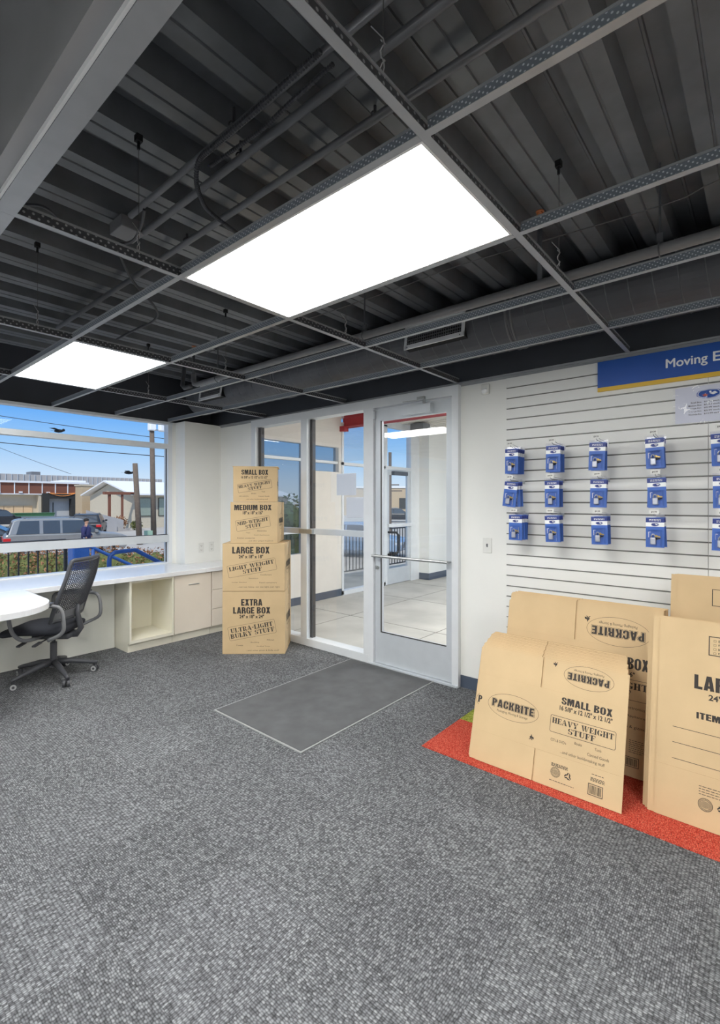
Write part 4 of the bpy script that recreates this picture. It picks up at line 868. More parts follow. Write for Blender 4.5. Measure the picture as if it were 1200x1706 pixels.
for i in range(N_S):
    f = i / (N_S - 1); jx = 0 if i == 0 else -0.01 - 0.052 * f + random.uniform(-0.004, 0.004)
    lab = 'small flattened box at the very front of the pile, printed SMALL BOX' if i == 0 else 'small flattened box, %s behind the printed front one in the leaning pile' % ORDN[i - 1]
    flat_box(-1.283 + jx, 2.53 + 0.312 * f, 0.3 - 0.10 * f, .328, .424, .632 + (0.004 * (i % 3)), .160, lab, 'flattened small boxes', small_print if i == 0 else None, corner=0.03 if i else 0.02)
p = Print(lambda u, v, h: (u, -h, v)); p.T = None
p.block('P', -0.03, -0.006, .306, .346); p.band(ring_pts(.105, .325, .147, .068, D(152), D(208), 20), ring_pts(.105, .325, .1455, .0665, D(152), D(208), 20))
o0 = [o for o in COL.objects if o.name == 'flattened_box'][0]
q = p.done('back_sheet_lettering', [M_INK, M_CARD], o0); q.location = (0.0, 0.0064, 0)
def med_print(p):
    p.logo(.639, .744, .165, .08, flip=True); p.mover(.476, .80, .022, True)
    p.block('MEDIUM BOX', .47, .80, .555, .617); p.text('18" x 18" x 16"', .54, .735, .515, .54, .03)
    p.stamp(.635, .445, .36, .11, 0.0, (('MID-WEIGHT', .92), ('STUFF', .47)))
    p.text('Electronics', .69, .79, .345, .36); p.text('Toys', .52, .56, .345, .36); p.text('Small Appliances', .65, .80, .30, .316); p.text('...and other gadgets & gizmos', .52, .806, .242, .262)
    p.lines(.72, .79, .12, .19, 7); p.seal(.5, .09, .026); p.recycle(.58, .09, .02); p.barcode(.7, .77, .05, .1)
for i in range(8):
    jx = 0 if i == 0 else random.uniform(-0.006, 0.006)
    lab = 'medium flattened box, front of the taller pile behind the small boxes' if i == 0 else 'medium flattened box, %s behind the printed front one of the taller pile' % ('next', 'second', 'third', 'fourth', 'fifth', 'sixth', 'seventh')[i - 1]
    flat_box(-1.31 + 0.01 + jx, 2.906 + i * 0.0142, 0.2, .412, .45, .886 + 0.004 * (i % 2), .224, lab, 'flattened medium boxes', med_print if i == 0 else None, back=0.0 if i else 0.012, corner=0.055)
def large_print(p):
    p.block('LARGE BOX', .146, .50, .602, .667); p.text('24" x 18" x 18"', .202, .43, .56, .588, .03); p.block('ITEMS:', .157, .285, .469, .498)
    for v in (.408, .338, .266): p.rect(.065, .56, v - .0012, v + .0012)
    p.frame(.199, .47, .764, .853, .004)
    for i, a in enumerate(('Bedroom', 'Family', 'Kitchen', 'Dining')):
        v = .833 - i * .019; p.frame(.218, .228, v - .005, v + .005, .0012); p.text(a, .236, .236 + .009 * len(a), v - .005, v + .006, .01)
    for i, a in enumerate(('Bathroom', 'Garage', 'Office', 'Storage')):
        v = .833 - i * .019; p.frame(.34, .35, v - .005, v + .005, .0012); p.text(a, .358, .358 + .009 * len(a), v - .005, v + .006, .01)
    p.lines(.172, .28, .14, .185, 4); p.seal(.197, .105, .028); p.recycle(.262, .108, .022); p.barcode(.44, .52, .08, .14)
for i in range(3):
    lab = 'large flattened box reading ITEMS, cut off by the right photo edge' if i == 0 else 'large flattened box %s behind the one reading ITEMS' % ('just', 'two')[i - 1]
    flat_box(-.417 + (0.0 if i == 0 else -0.012 * i), 2.65 + i * 0.0142, 0.2, .61, .457, .915, .229, lab, 'flattened large boxes', large_print if i == 0 else None, back=0.03, corner=0.0)
def xl_print(p):
    p.frame(.16, .40, .93, 1.02, .003); p.block('EXTRA LARGE BOX', .1, .5, .70, .75)
for i in range(3):
    lab = 'extra large flattened box standing tallest, its plain top edge showing above the large box' if i == 0 else 'extra large flattened box %s behind the tallest front sheet' % ('just', 'two')[i - 1]
    flat_box(-.395 + 0.008 * i, 3.03 + i * 0.0142, 0.2, .61, .457, 1.085, .229, lab, 'flattened extra large boxes', xl_print if i == 0 else None, back=0.03 if i == 0 else 0.022, corner=0.0)

# ================================================================== SLATWALL, SIGN, PRICE SHEET, PADLOCK PACKS
GRV = [2.328 - 0.0775 * k for k in range(29)]
SY = WY - 0.018
def slatwall(x0, x1, label):
    b = MB(); zt = 2.402
    b.box(x0, x1, WY - 0.006, WY - 0.0005, 0.1, zt)
    edges = [zt] + GRV + [0.1]
    for i in range(len(edges) - 1):
        hi = edges[i] - (0.0045 if i else 0); lo = edges[i + 1] + (0.0045 if i < len(edges) - 2 else 0)
        if hi - lo > 0.004: b.box(x0, x1, SY, WY - 0.006, lo, hi)
    b.mi = 1
    for z in GRV: b.box(x0, x1, WY - 0.0075, WY - 0.0058, z - 0.0045, z + 0.0045)
    return tag(b.build('slatwall_panel', [M_SLAT, M_SLATIN]), label, 'slatwall', 'slatwall panels')
slatwall(-1.5, -0.271, 'white slatwall panel left of the vertical joint, holding most of the padlock packs')
slatwall(-0.269, 1.6, 'white slatwall panel right of the vertical joint, cut off by the photo edge')
t = tag(empty('wall_sign', (-0.863, SY - 0.001, 2.205)), 'blue Moving Essentials sign with yellow lower stripe on the slatwall', 'sign')
MB().box(0, 1.6, -0.012, 0, 0.026, 0.196).build('blue_panel', M_BLUE, t); MB().box(0, 1.6, -0.012, 0, 0, 0.026).build('yellow_stripe', M_YEL, t)
for wd, a, c, e, g in (('Moving', 0.385, 0.59, .072, .141), ('Essentials', 0.617, 0.935, .088, .142)):
    p = Print(lambda u, v, h: (u, -0.012 - h, v)); 
    for k, (du, dv) in enumerate(((0, 0), (.0016, 0), (-.0016, 0), (0, .0012), (0, -.0012))): p.text(wd, a + du, c + du, e + dv, g + dv, 0.0, 0.0004 + k * .0001)
    p.done('sign_word', M_WHT, t)
# price sheet in a clear sleeve
t = tag(empty('price_sheet', (-0.432, SY - 0.002, 1.95)), 'white price sheet with blue emblem in a clear plastic sleeve below the sign', 'price sheet')
MB().box(0.0, 0.262, -0.0008, 0, 0.0, 0.212).build('paper', M_PAPER, t)
def emblem(p, cu, cv, ru, rv, h=0.0004, star=True):
    sh = lambda k: [(cu - ru * k, cv + rv * .35 * k), (cu - ru * .8 * k, cv + rv * .8 * k), (cu, cv + rv * k), (cu + ru * .8 * k, cv + rv * .8 * k), (cu + ru * k, cv + rv * .35 * k), (cu + ru * k, cv - rv * .3 * k), (cu + ru * .55 * k, cv - rv * .85 * k), (cu, cv - rv * k), (cu - ru * .55 * k, cv - rv * .85 * k), (cu - ru * k, cv - rv * .3 * k)]
    p.mi(0); p.poly(sh(1), h); p.mi(1); p.poly(sh(.93), h + .0002); p.mi(0); p.poly(sh(.87), h + .0004)
    p.mi(1); p.poly([(cu + ru * .05, cv + rv * .1), (cu + ru * .5, cv + rv * .45), (cu + ru * .72, cv + rv * .05), (cu + ru * .35, cv - rv * .25)], h + .0006); p.disc(cu + ru * .12, cv + rv * .42, ru * .1, rv * .2, h + .0006)
    p.mi(2)
    if star: p.poly([(cu - ru * .3 + ru * .3 * math.cos(D(90 + 36 * k)) * (1 if k % 2 == 0 else .42), cv - rv * .2 + rv * .45 * math.sin(D(90 + 36 * k)) * (1 if k % 2 == 0 else .42)) for k in range(10)], h + .0006)
    p.mi(0)
p = Print(lambda u, v, h: (u, -0.0008 - h, v)); emblem(p, .165, .160, .058, .027)
p.mi(3)
for i, (a, c) in enumerate((('Small Box', '$1.99 each'), ('Medium Box', '$1.99 each'), ('Large Box', '$2.99 each'), ('X-Large Box', '$3.99 each'), ('Wardrobe Box', '$12.99 each'))):
    v = .116 - i * .0175; p.text(a, .078 - (.012 if len(a) > 9 else 0), .13, v - .004, v + .005, .01); p.text(c, .142, .215, v - .004, v + .005, .01)
p.done('printed_prices', [M_BLUE, M_WHT, M_ORANGE, M_INK], t)
b = MB(); n = 14; G = [[b.v((-0.012 + 0.285 * i / n, -0.006 - 0.0025 * math.sin(i * 0.9 + j * 0.6) - 0.002 * math.sin(j * 0.8 - i * .4), -0.012 + 0.24 * j / n)) for i in range(n + 1)] for j in range(n + 1)]
for j in range(n):
    for i in range(n): b.face([G[j][i], G[j][i + 1], G[j + 1][i + 1], G[j + 1][i]])
b.build('clear_sleeve', M_CLEAR, t, smooth=True)
# one padlock pack; its hanging point is the origin
def padlock_pack():
    t = empty('padlock_pack', (0, 0, 0)); W = 0.047
    b = MB(); b.box(-W, W, 0, 0.0008, -0.183, -0.139 + 0.13); b.mi = 1; b.box(-W, W, -0.0006, 0, -0.062, -0.037); b.mi = 2; b.box(-W, W, -0.0006, 0, -0.036, -0.012); b.build('backing_card', [M_PACKB, M_WHT, M_PACKV], t)
    p = Print(lambda u, v, h: (u, -0.0008 - h, v)); emblem(p, 0, -.05, .02, .010, star=False); p.mi(1); p.lines(-.03, .03, -.031, -.017, 2); p.rect(-.034, -.031, -.125, -.095); p.rect(-.034, -.022, -.095, -.0925); p.done('printed_emblem', [M_PACKV, M_WHT, M_ORANGE], t)
    b = MB(); b.box(-0.022, 0.006, -0.02, -0.001, -0.165, -0.125); l = b.build('lock_body', M_SILVER, t, bevel=0.004)
    b = MB(); b.tube([(-0.017, -0.010, -0.126), (-0.017, -0.010, -0.115), (-0.012, -0.010, -0.106), (-0.004, -0.010, -0.106), (0.001, -0.010, -0.115), (0.001, -0.010, -0.126)], 0.0035, 8); b.build('shackle', M_STEEL, l, smooth=True)
    for k, a in enumerate((0.2, -0.35)):
        b = MB(); R = Matrix.Rotation(a, 3, 'Y'); b.obox((0.017, -0.006 - k * 0.003, -0.119 - k * 0.012), (0.026, 0.002, 0.007), R); b.cyl((0.006, -0.005 - k * 0.003, -0.116 - k * 0.016), (0.006, -0.008 - k * 0.003, -0.116 - k * 0.016), 0.0075, 12); b.build('key', M_BRASS if k == 0 else M_VOID, t)
    b = MB(); b.box(-W - 0.003, W + 0.003, 0.001, 0.0016, -0.188, 0.008); b.box(-0.03, 0.03, -0.024, -0.0235, -0.172, -0.09); 
    b.poly([(-0.03, -0.0235, -0.09), (0.03, -0.0235, -0.09), (0.034, -0.001, -0.08), (-0.034, -0.001, -0.08)]); b.poly([(0.03, -0.0235, -0.172), (0.03, -0.0235, -0.09), (0.034, -0.001, -0.08), (0.034, -0.001, -0.178)]); b.poly([(-0.03, -0.0235, -0.172), (-0.03, -0.0235, -0.09), (-0.034, -0.001, -0.08), (-0.034, -0.001, -0.178)])
    b.build('clear_blister', M_CLEAR, t)
    return t
def hook():
    t = empty('display_hook', (0, 0, 0))
    b = MB(); b.tube([(0, -0.002, 0.001), (0, -0.19, 0.001), (0, -0.205, 0.006), (0, -0.212, 0.016)], 0.0022, 8); b.tube([(0, -0.003, 0.010), (0, -0.1, 0.014), (0, -0.216, 0.030)], 0.0015, 6); b.build('wire', M_STEEL, t, smooth=True)
    b = MB(); b.box(-0.022, 0.022, -0.004, 0.014, -0.02, 0.004); b.build('slat_bracket', M_STEEL, t)
    b = MB(); b.box(-0.024, 0.024, -0.219, -0.217, 0.012, 0.036); tg = b.build('price_tag', M_WPLAS, t)
    p = Print(lambda u, v, h: (u, -0.2192 - h, v)); p.text('$9.99', -0.015, 0.015, .018, .029, .02); p.done('tag_print', M_INK, tg)
    return t
P0, H0 = padlock_pack(), hook(); first = [True, True]
ROWS = (('top', GRV[6], (-1.374, -1.088, -.816, -.510, -.195), (4, 3, 2, 3, 2)), ('middle', GRV[9], (-1.375, -1.098, -.811, -.50, -.185), (3, 3, 2, 2, 2)), ('bottom', GRV[12], (-1.346, -1.098, -.808, -.505, -.185), (4, 3, 3, 2, 2)))
ORD = ('first', 'second', 'third', 'fourth', 'fifth')
for rn, z, xs, ns in ROWS:
    for ci, (x, n) in enumerate(zip(xs, ns)):
        h = H0 if first[0] else copy_tree(H0); first[0] = False
        h.location = (x - 0.004, SY, z)
        tag(h, 'wire display hook with price tag, %s from the left in the %s row' % (ORD[ci], rn), 'display hook', 'hooks on the slatwall')
        for k in range(n):
            q = P0 if first[1] else copy_tree(P0); first[1] = False
            q.location = (x - 0.004, SY - 0.185 + k * 0.038, z - 0.001)
            q.rotation_euler = (random.uniform(-0.008, 0.008), random.uniform(-0.05, 0.05) + (0.14 if (rn == 'middle' and ci == 0 and k == 0) else 0), random.uniform(-0.015, 0.015))
            tag(q, 'blue padlock pack, %s on the %s hook of the %s row' % (('frontmost', 'second from the front', 'third from the front', 'fourth from the front')[k], ORD[ci], rn), 'padlock pack', 'padlock packs on the slatwall')

# ================================================================== VESTIBULE BEYOND THE GLASS
VX = -5.2
def vbox(name, m, boxes, label):
    b = MB()
    for q in boxes: b.box(*q)
    return struct(b.build(name, m), label)
vbox('floor_vestibule', M_CONC, [(VX - 1.5, 4.0, WY + 0.12, 14.0, -0.9, -0.012)], 'grey stained concrete floor outside the door')
jb = MB()
for y in (4.75, 6.15, 7.4): jb.box(VX, 3.5, y - 0.006, y + 0.006, -0.012, -0.0105)
for x in (-4.2, -2.9, -1.6): jb.box(x - 0.006, x + 0.006, WY + 0.12, 9.5, -0.012, -0.0105)
struct(jb.build('floor_joint_lines', mat('concrete_joint', rgb(140, 138, 132), 0.9)), 'saw cut joints in the concrete')
vbox('wall_vestibule_left', M_VESTW, [(VX - 0.12, VX, 3.59, 4.05, -0.01, 2.9), (VX - 0.12, VX, 4.05, 5.66, 2.34, 2.9), (VX - 0.12, VX, 4.05, 4.86, -0.01, 0.72), (VX - 0.12, VX, 4.86, 5.66, -0.01, 1.95), (VX - 0.12, VX, 4.86, 4.94, 1.95, 2.34), (VX - 0.12, VX, 5.6, 5.66, 1.95, 2.34)], 'pale vestibule wall with openings made up for the mirrored window')  # openings and step follow the mirrored window and box tower
vbox('wall_vestibule_end', M_WHITE, [(VX - 0.12, -4.95, 7.86, 8.1, -0.01, 2.95), (-5.1, -4.95, 8.1, 13.0, -0.01, 2.95)], 'white vestibule end wall')
vbox('baseboard_vestibule', M_BASEB, [(VX, VX + 0.008, 3.59, 5.66, -0.011, 0.10), (VX, -4.942, 7.852, 7.86, -0.011, 0.115), (-4.95, -4.942, 7.86, 13.0, -0.011, 0.115)], 'slate blue baseboard in the vestibule')
wv = struct(empty('window_reflection', (VX, 4.8, 0.7)), 'tinted panes standing in for the big window mirrored in the storefront glass')  # made-up window, shaped and tinted to give the storefront glass reflection
wpart('window_frame', M_ALUW, lambda b: (b.box(VX - 0.09, VX - 0.02, 4.05, 4.86, 2.08, 2.12), b.box(VX - 0.09, VX - 0.02, 4.94, 5.6, 2.08, 2.12), b.box(VX - 0.09, VX - 0.02, 4.05, 4.86, 1.02, 1.06)), wv)
wpart('window_pane', M_TINT, lambda b: b.poly([(VX - 0.07, 4.05, .72), (VX - 0.07, 4.86, .72), (VX - 0.07, 4.86, 2.34), (VX - 0.07, 4.05, 2.34)]), wv)
wpart('window_pane', M_TINT, lambda b: b.poly([(VX - 0.07, 4.94, 1.95), (VX - 0.07, 5.6, 1.95), (VX - 0.07, 5.6, 2.34), (VX - 0.07, 4.94, 2.34)]), wv)
wo = struct(empty('window_4', (VX, 6.2, 0.0)), 'vestibule glass panel facing the parking lot')
wpart('window_frame', M_ALUW, lambda b: (b.box(VX - 0.08, VX + 0.02, 5.66, 5.70, 0, 2.75), b.box(VX - 0.08, VX + 0.02, 6.75, 6.85, 0, 2.85), b.box(VX - 0.08, VX + 0.02, 5.66, 6.8, -0.01, 0.06), b.box(VX - 0.08, VX + 0.02, 5.66, 6.8, 2.07, 2.115), b.box(VX - 0.08, VX + 0.02, 5.66, 7.86, 2.82, 2.95)), wo)
wpart('window_pane', M_GLASSW, lambda b: b.poly([(VX - .03, 5.7, 0.06), (VX - .03, 6.75, 0.06), (VX - .03, 6.75, 2.82), (VX - .03, 5.7, 2.82)]), wo)
do = struct(empty('door_2', (VX, 7.2, 0.0)), 'outer vestibule door with black pull handle')
wpart('door_frame', M_ALUW, lambda b: (b.box(VX - 0.08, VX + 0.03, 7.58, 7.86, -0.01, 2.9), b.box(VX - 0.08, VX + 0.02, 6.85, 7.58, 2.06, 2.12)), do)
wpart('door_leaf', M_ALU, lambda b: (b.box(VX - 0.04, VX, 6.85, 6.93, 0.0, 2.06), b.box(VX - 0.04, VX, 7.50, 7.58, 0.0, 2.06), b.box(VX - 0.04, VX, 6.93, 7.5, 0.0, 0.28), b.box(VX - 0.04, VX, 6.93, 7.5, 1.97, 2.06)), do)
wpart('push_rail', M_ALUW, lambda b: b.box(VX, VX + 0.05, 6.87, 7.58, 1.03, 1.085), do)
wpart('door_glass', M_GLASSW, lambda b: (b.poly([(VX - .02, 6.93, .28), (VX - .02, 7.5, .28), (VX - .02, 7.5, 1.97), (VX - .02, 6.93, 1.97)]), b.poly([(VX - .02, 6.85, 2.12), (VX - .02, 7.58, 2.12), (VX - .02, 7.58, 2.82), (VX - .02, 6.85, 2.82)])), do)
wpart('door_closer', M_PLASTIC, lambda b: b.box(VX, VX + 0.07, 7.0, 7.42, 1.965, 2.035), do)
wpart('pull_handle', M_VOID, lambda b: b.tube([(VX, 6.90, 0.94), (VX + 0.07, 6.90, 0.94), (VX + 0.08, 7.04, 0.93), (VX + 0.08, 7.10, 0.88), (VX + 0.08, 7.10, 0.6), (VX + 0.08, 7.04, 0.55), (VX + 0.07, 6.90, 0.54), (VX, 6.9, 0.54)], 0.02, 10), do)
b = MB(); b.box(VX - 0.12, 4.0, 3.59, 13.0, 2.95, 3.05)
for k in range(58): b.box(VX - 0.12, 4.0, 3.6 + k * 0.16, 3.6 + k * 0.16 + 0.10, 2.925, 2.95)
struct(b.build('ceiling_vestibule', M_VESTW), 'ribbed pale soffit over the vestibule')
b = MB(); b.box(VX, 3.5, 5.70, 5.715, 2.66, 2.88); b.box(VX, 3.5, 5.63, 5.79, 2.66, 2.672); b.box(VX, 3.5, 5.63, 5.79, 2.87, 2.882); b.box(VX, VX + 0.1, 5.62, 5.72, 2.6, 2.68)
tag(b.build('steel_beam', M_REDB), 'red painted steel beam crossing above the vestibule', 'beam')
for x, y, lab in ((-1.0, 6.6, 'unseen light panel added over the vestibule, far bay'), (-0.6, 4.6, 'unseen light panel added over the vestibule, right bay'), (-2.1, 5.0, 'unseen light panel added over the vestibule, bay behind the slatwall'), (-2.2, 7.2, 'unseen light panel added over the vestibule, deep bay')):  # unseen panels added to brighten the vestibule
    t = tag(empty('added_soffit_light', (x, y, 2.91)), lab, 'ceiling light', 'added soffit lights')
    MB().box(-.62, .62, -.32, .32, 0.002, .014).build('frame', M_GRILLE, t); MB().box(-.6, .6, -.3, .3, -0.004, 0.002).build('diffuser', M_LAMP, t)
t = tag(empty('unit_heater', (-4.85, 7.4, 2.95)), 'grey box hung from the vestibule soffit near the end wall', 'heater')
MB().box(-0.14, 0.14, -0.12, 0.12, -0.24, -0.05).build('casing', M_GREYPL, t, bevel=0.01); MB().cyl((0, 0, -0.06), (0, 0, -0.02), 0.02, 10).build('hanger', M_GREYPL, t)

# ================================================================== OUTDOORS
GR = -1.0
struct(MB().box(-160, -7.55, -60, 160, GR - 0.1, GR).box(-7.56, 30, 14.0, 160, GR - 0.1, GR).build('ground', M_ASPH), 'pale parking lot paving')
vbox('floor_walkway', M_CONC, [(-7.55, WX - 0.12, -6, 2.72, GR, -0.02)], 'concrete walkway outside the window')
def railing(name, x, y0, y1, z0, z1, label):
    t = tag(empty(name, (x, y0, z0)), label, 'railing', 'black iron railings outside'); L = y1 - y0; h = z1 - z0
    MB().box(-0.02, 0.02, 0, L, h - 0.03, h).build('top_rail', M_RAILB, t); MB().box(-0.015, 0.015, 0, L, 0.08, 0.105).build('bottom_rail', M_RAILB, t)
    k = int(L / 0.1016)
    for i in range(k + 1):
        r = 0.018 if i in (0, k) else 0.0075
        o = MB().box(-r, r, i * L / k - r, i * L / k + r, 0.0 if i in (0, k) else 0.1, h - 0.02).build('post' if i in (0, k) else 'baluster', M_RAILB, t)
railing('iron_railing', -7.0, -1.2, 2.3, -0.02, 1.0, 'black iron railing along the walkway outside the big window')
railing('iron_railing', -6.5, 6.6, 9.9, -0.012, 0.9, 'black iron railing outside the vestibule door')
b = MB()
for i in range(6): b.box(-7.3, -6.0, 2.72 + 0.28 * i, 2.72 + 0.28 * (i + 1) + 0.001, GR, -0.02 - 0.165 * i)
struct(b.build('floor_steps', M_CONC), 'concrete steps down to the parking lot')
b = MB(); b.tube([(-7.3, 2.4, 0.0), (-7.3, 2.4, 0.853), (-7.3, 2.71, 0.85), (-7.3, 4.3, -0.03), (-7.3, 4.3, -0.9)], 0.024, 10)
b.tube([(-7.3, 2.5, 0.5), (-7.3, 2.71, 0.5), (-7.3, 4.28, -0.4)], 0.018, 8); b.cyl((-7.3, 2.75, -0.05), (-7.3, 2.75, 0.84), 0.022)
tag(b.build('handrail', M_HRAIL, smooth=True), 'blue stair handrail on the far side of the steps', 'handrail', 'blue stair handrails')
b = MB(); b.tube([(-6.0, 2.44, 0.0), (-6.0, 2.44, 0.78), (-6.0, 2.455, 0.84), (-6.0, 2.51, 0.875), (-6.0, 2.75, 0.885), (-6.0, 4.3, -0.03), (-6.0, 4.3, -0.9)], 0.026, 10)
b.tube([(-6.0, 2.46, 0.5), (-6.0, 2.75, 0.5), (-6.0, 4.28, -0.4)], 0.018, 8)
tag(b.build('handrail', M_HRAIL, smooth=True), 'blue stair handrail on the near side of the steps, close to the window', 'handrail', 'blue stair handrails')
b = MB(); b.tube([(-6.25, 5.75, -0.01), (-6.25, 5.75, 0.7), (-6.25, 5.9, 0.8), (-6.25, 6.3, 0.8), (-6.25, 6.4, 0.7), (-6.25, 6.4, -0.01)], 0.026, 10)
tag(b.build('handrail', M_HRAIL, smooth=True), 'dark blue looped handrail outside the vestibule glass panel', 'handrail')
t = tag(empty('drop_box', (-8.2, 2.88, GR)), 'blue drop box standing beyond the walkway railing', 'drop box')
MB().box(-0.12, 0.12, -0.12, 0.12, 0.0, 1.85).build('casing', M_HRAIL, t, bevel=0.02); MB().box(0.12, 0.13, -0.09, 0.09, 1.5, 1.62).build('slot_door', M_PACKV, t)
t = tag(empty('drop_box', (-5.95, 6.0, -0.012)), 'blue box standing outside the vestibule glass panel', 'drop box')
MB().box(-0.16, 0.16, -0.2, 0.2, 0.0, 0.85).build('casing', M_HRAIL, t, bevel=0.02); MB().box(0.16, 0.17, -0.13, 0.13, 0.55, 0.68).build('slot_door', M_PACKV, t)
def leaves(b, c, rad, n, size, mi_fn):
    for _ in range(n):
        v = Vector((random.gauss(0, 1), random.gauss(0, 1), random.gauss(0, 1))).normalized() * (random.random() ** 0.35)
        p = Vector(c) + Vector((v.x * rad[0], v.y * rad[1], v.z * rad[2]))
        a = Vector((random.uniform(-1, 1), random.uniform(-1, 1), random.uniform(-0.4, 1))).normalized(); q = a.orthogonal().normalized(); s = size * random.uniform(0.6, 1.4)
        b.mi = mi_fn(v); b.poly([p + a * s, p + q * s * 0.5, p - a * s, p - q * s * 0.5])
b = MB()
for i in range(13):
    f = i / 12; c = (-14.9 + 3.9 * f, 3.0 + 3.4 * f, GR + 0.66); k = random.random()
    leaves(b, c, (0.55, 0.55, 0.72 + random.uniform(-.05, .05)), 1500, 0.034, lambda v: 1 if v.z > 0.42 + 0.2 * k - 0.9 * (i in (2, 4)) + random.uniform(-.35, .35) else 0)
    b.mi = 0; b.ball(c, 0.40, 10, (1, 1, 1.45))
o = tag(b.build('hedge', [M_LEAFG, M_LEAFO], keep=True), 'long green shrub hedge with rust tips outside the big window', 'hedge', None, 'stuff')
b = MB()
for i in range(6):
    c = (-9.2, 5.6 + 0.62 * i, GR + 1.3); leaves(b, c, (0.6, 0.5, 1.42), 1500, 0.05, lambda v: 0); b.ball(c, 0.5, 10, (1, 1, 2.4))
tag(b.build('hedge', [M_HEDGE], keep=True), 'tall dark green hedge added to stand for greenery mirrored in the storefront glass', 'hedge', None, 'stuff')  # added behind the stand-in window to give its mirrored greenery
# cars
def car(loc, hd, L, W, H, paint, label, suv=True, detail=True):
    t = tag(empty('car', loc, hd), label, 'car', 'parked cars'); h0 = 0.32
    sh = H * 0.60; a, c = -L / 2, L / 2
    roof0, roof1 = (a + 0.12 * L, c - 0.40 * L) if suv else (a + 0.26 * L, c - 0.42 * L)
    pr_ = [(a, h0), (c - 0.03 * L, h0), (c, h0 + 0.2), (c - 0.01 * L, sh * 0.82), (c - 0.06 * L, sh * 0.92), (c - 0.26 * L, sh * 1.02), (a + 0.02 * L, sh * 1.04), (a, sh * 0.9)]
    b = MB(); b.prism(pr_, -W / 2, W / 2, 'y'); b.build('body', paint, t, bevel=0.06)
    cabp = [(a + (0.03 if suv else 0.1) * L, sh), (c - 0.24 * L, sh), (roof1, H * 0.97), (roof1 - 0.1 * L, H), (roof0, H * 0.99), (roof0 - 0.05 * L, H * 0.95)]
    b = MB(); n = len(cabp); lo = [b.v((x, -W * .47 if z < sh + .01 else -W * .38, z)) for x, z in cabp]; hi = [b.v((x, W * .47 if z < sh + .01 else W * .38, z)) for x, z in cabp]
    b.face(lo); b.face(hi[::-1])
    for i in range(n): b.face([lo[i], hi[i], hi[(i + 1) % n], lo[(i + 1) % n]])
    cabin = b.build('cabin', paint, t, bevel=0.05)
    for s in (-1, 1):
        wins = ((roof0 - 0.03 * L, roof0 + 0.14 * L), (roof0 + 0.17 * L, (roof0 + roof1) / 2 + 0.06 * L), ((roof0 + roof1) / 2 + 0.08 * L, roof1 + 0.04 * L)) if suv else ((roof0, (roof0 + roof1) / 2 - .01 * L), ((roof0 + roof1) / 2 + .01 * L, roof1 + 0.03 * L))
        for i, (x0, x1) in enumerate(wins):
            z0, z1 = sh + 0.05, H - 0.1; y0_, y1_ = W * .468 * s, W * .39 * s; e = 0.012 * s
            last = i == len(wins) - 1
            b = MB(); q = [(x0, y0_ + e, z0), (x1 + (0.1 * L if last else 0), y0_ + e, z0), (x1 - (0.02 * L if last else 0), y1_ + e, z1), (x0 + (0.03 * L if i == 0 else 0), y1_ + e, z1)]
            p2 = [(x, y - 0.03 * s, z) for x, y, z in q]; A = [b.v(p) for p in q]; B_ = [b.v(p) for p in p2]; b.face(A); b.face(B_[::-1])
            for k in range(4): b.face([A[k], A[(k + 1) % 4], B_[(k + 1) % 4], B_[k]])
            b.build('side_window', M_CARGL, t)
        for x in (a + 0.19 * L, c - 0.19 * L):
            b = MB(); b.cyl((x, s * (W / 2 - 0.2), h0 + 0.02), (x, s * (W / 2 + 0.01), h0 + 0.02), 0.34, 24); wl = b.build('wheel', M_TYRE, t)
            b = MB(); b.cyl((x, s * (W / 2 + 0.005), h0 + 0.02), (x, s * (W / 2 + 0.018), h0 + 0.02), 0.2, 18); b.build('rim', M_RIM, wl)
        b = MB(); b.box(a - 0.015, a + 0.25, s * W * .34, s * (W / 2 + 0.012), sh * 0.72, sh * 0.9); b.build('tail_light', M_TAIL, t, bevel=0.02)
        b = MB(); b.box(c - 0.32, c + 0.01, s * W * .3, s * (W / 2 + 0.008), sh * 0.66, sh * 0.8); b.build('head_light', M_HEAD, t, bevel=0.03)
        if suv: b = MB(); b.beam((roof0 + 0.1, s * W * .34, H + 0.05), (roof1 - 0.3, s * W * .34, H + 0.05), 0.04, 0.03); b.box(roof0 + 0.12, roof0 + 0.2, s * W * .34 - .02, s * W * .34 + .02, H - .03, H + .05); b.box(roof1 - .5, roof1 - .42, s * W * .34 - .02, s * W * .34 + .02, H - .03, H + .05); b.build('roof_rail', M_RIM, t)
        b = MB(); b.box(c - 0.30 * L, c - 0.27 * L, s * W * .48, s * (W * .48 + .16), sh + .03, sh + .17); b.build('side_mirror', paint, t, bevel=0.03)
    b = MB(); b.poly([(a + (0.028 if suv else 0.12) * L - 0.02, -W * .38, sh + .06), (a + (0.028 if suv else 0.12) * L - 0.02, W * .38, sh + .06), (roof0 - .045 * L - 0.03, W * .33, H * .93), (roof0 - .045 * L - 0.03, -W * .33, H * .93)]); b.build('rear_window', M_CARGL, t)
    b = MB(); b.poly([(c - 0.235 * L + 0.02, -W * .42, sh + .04), (c - 0.235 * L + 0.02, W * .42, sh + .04), (roof1 + 0.03, W * .34, H * .95), (roof1 + 0.03, -W * .34, H * .95)]); b.build('windshield', M_CARGL, t)
    b = MB(); b.box(c - 0.02, c + 0.012, -W * .28, W * .28, sh * .52, sh * .78); b.build('grille', M_PLASTIC, t)
    return t
HD = math.atan2(0.98, 0.2)
car((-24.7, 8.2, GR), HD, 4.8, 1.92, 1.76, M_CARS, 'silver SUV parked beyond the window with a red tail light')
car((-18.5, 2.05, GR), HD, 4.7, 1.9, 1.72, M_CARW, 'white car whose front end shows through the railing')
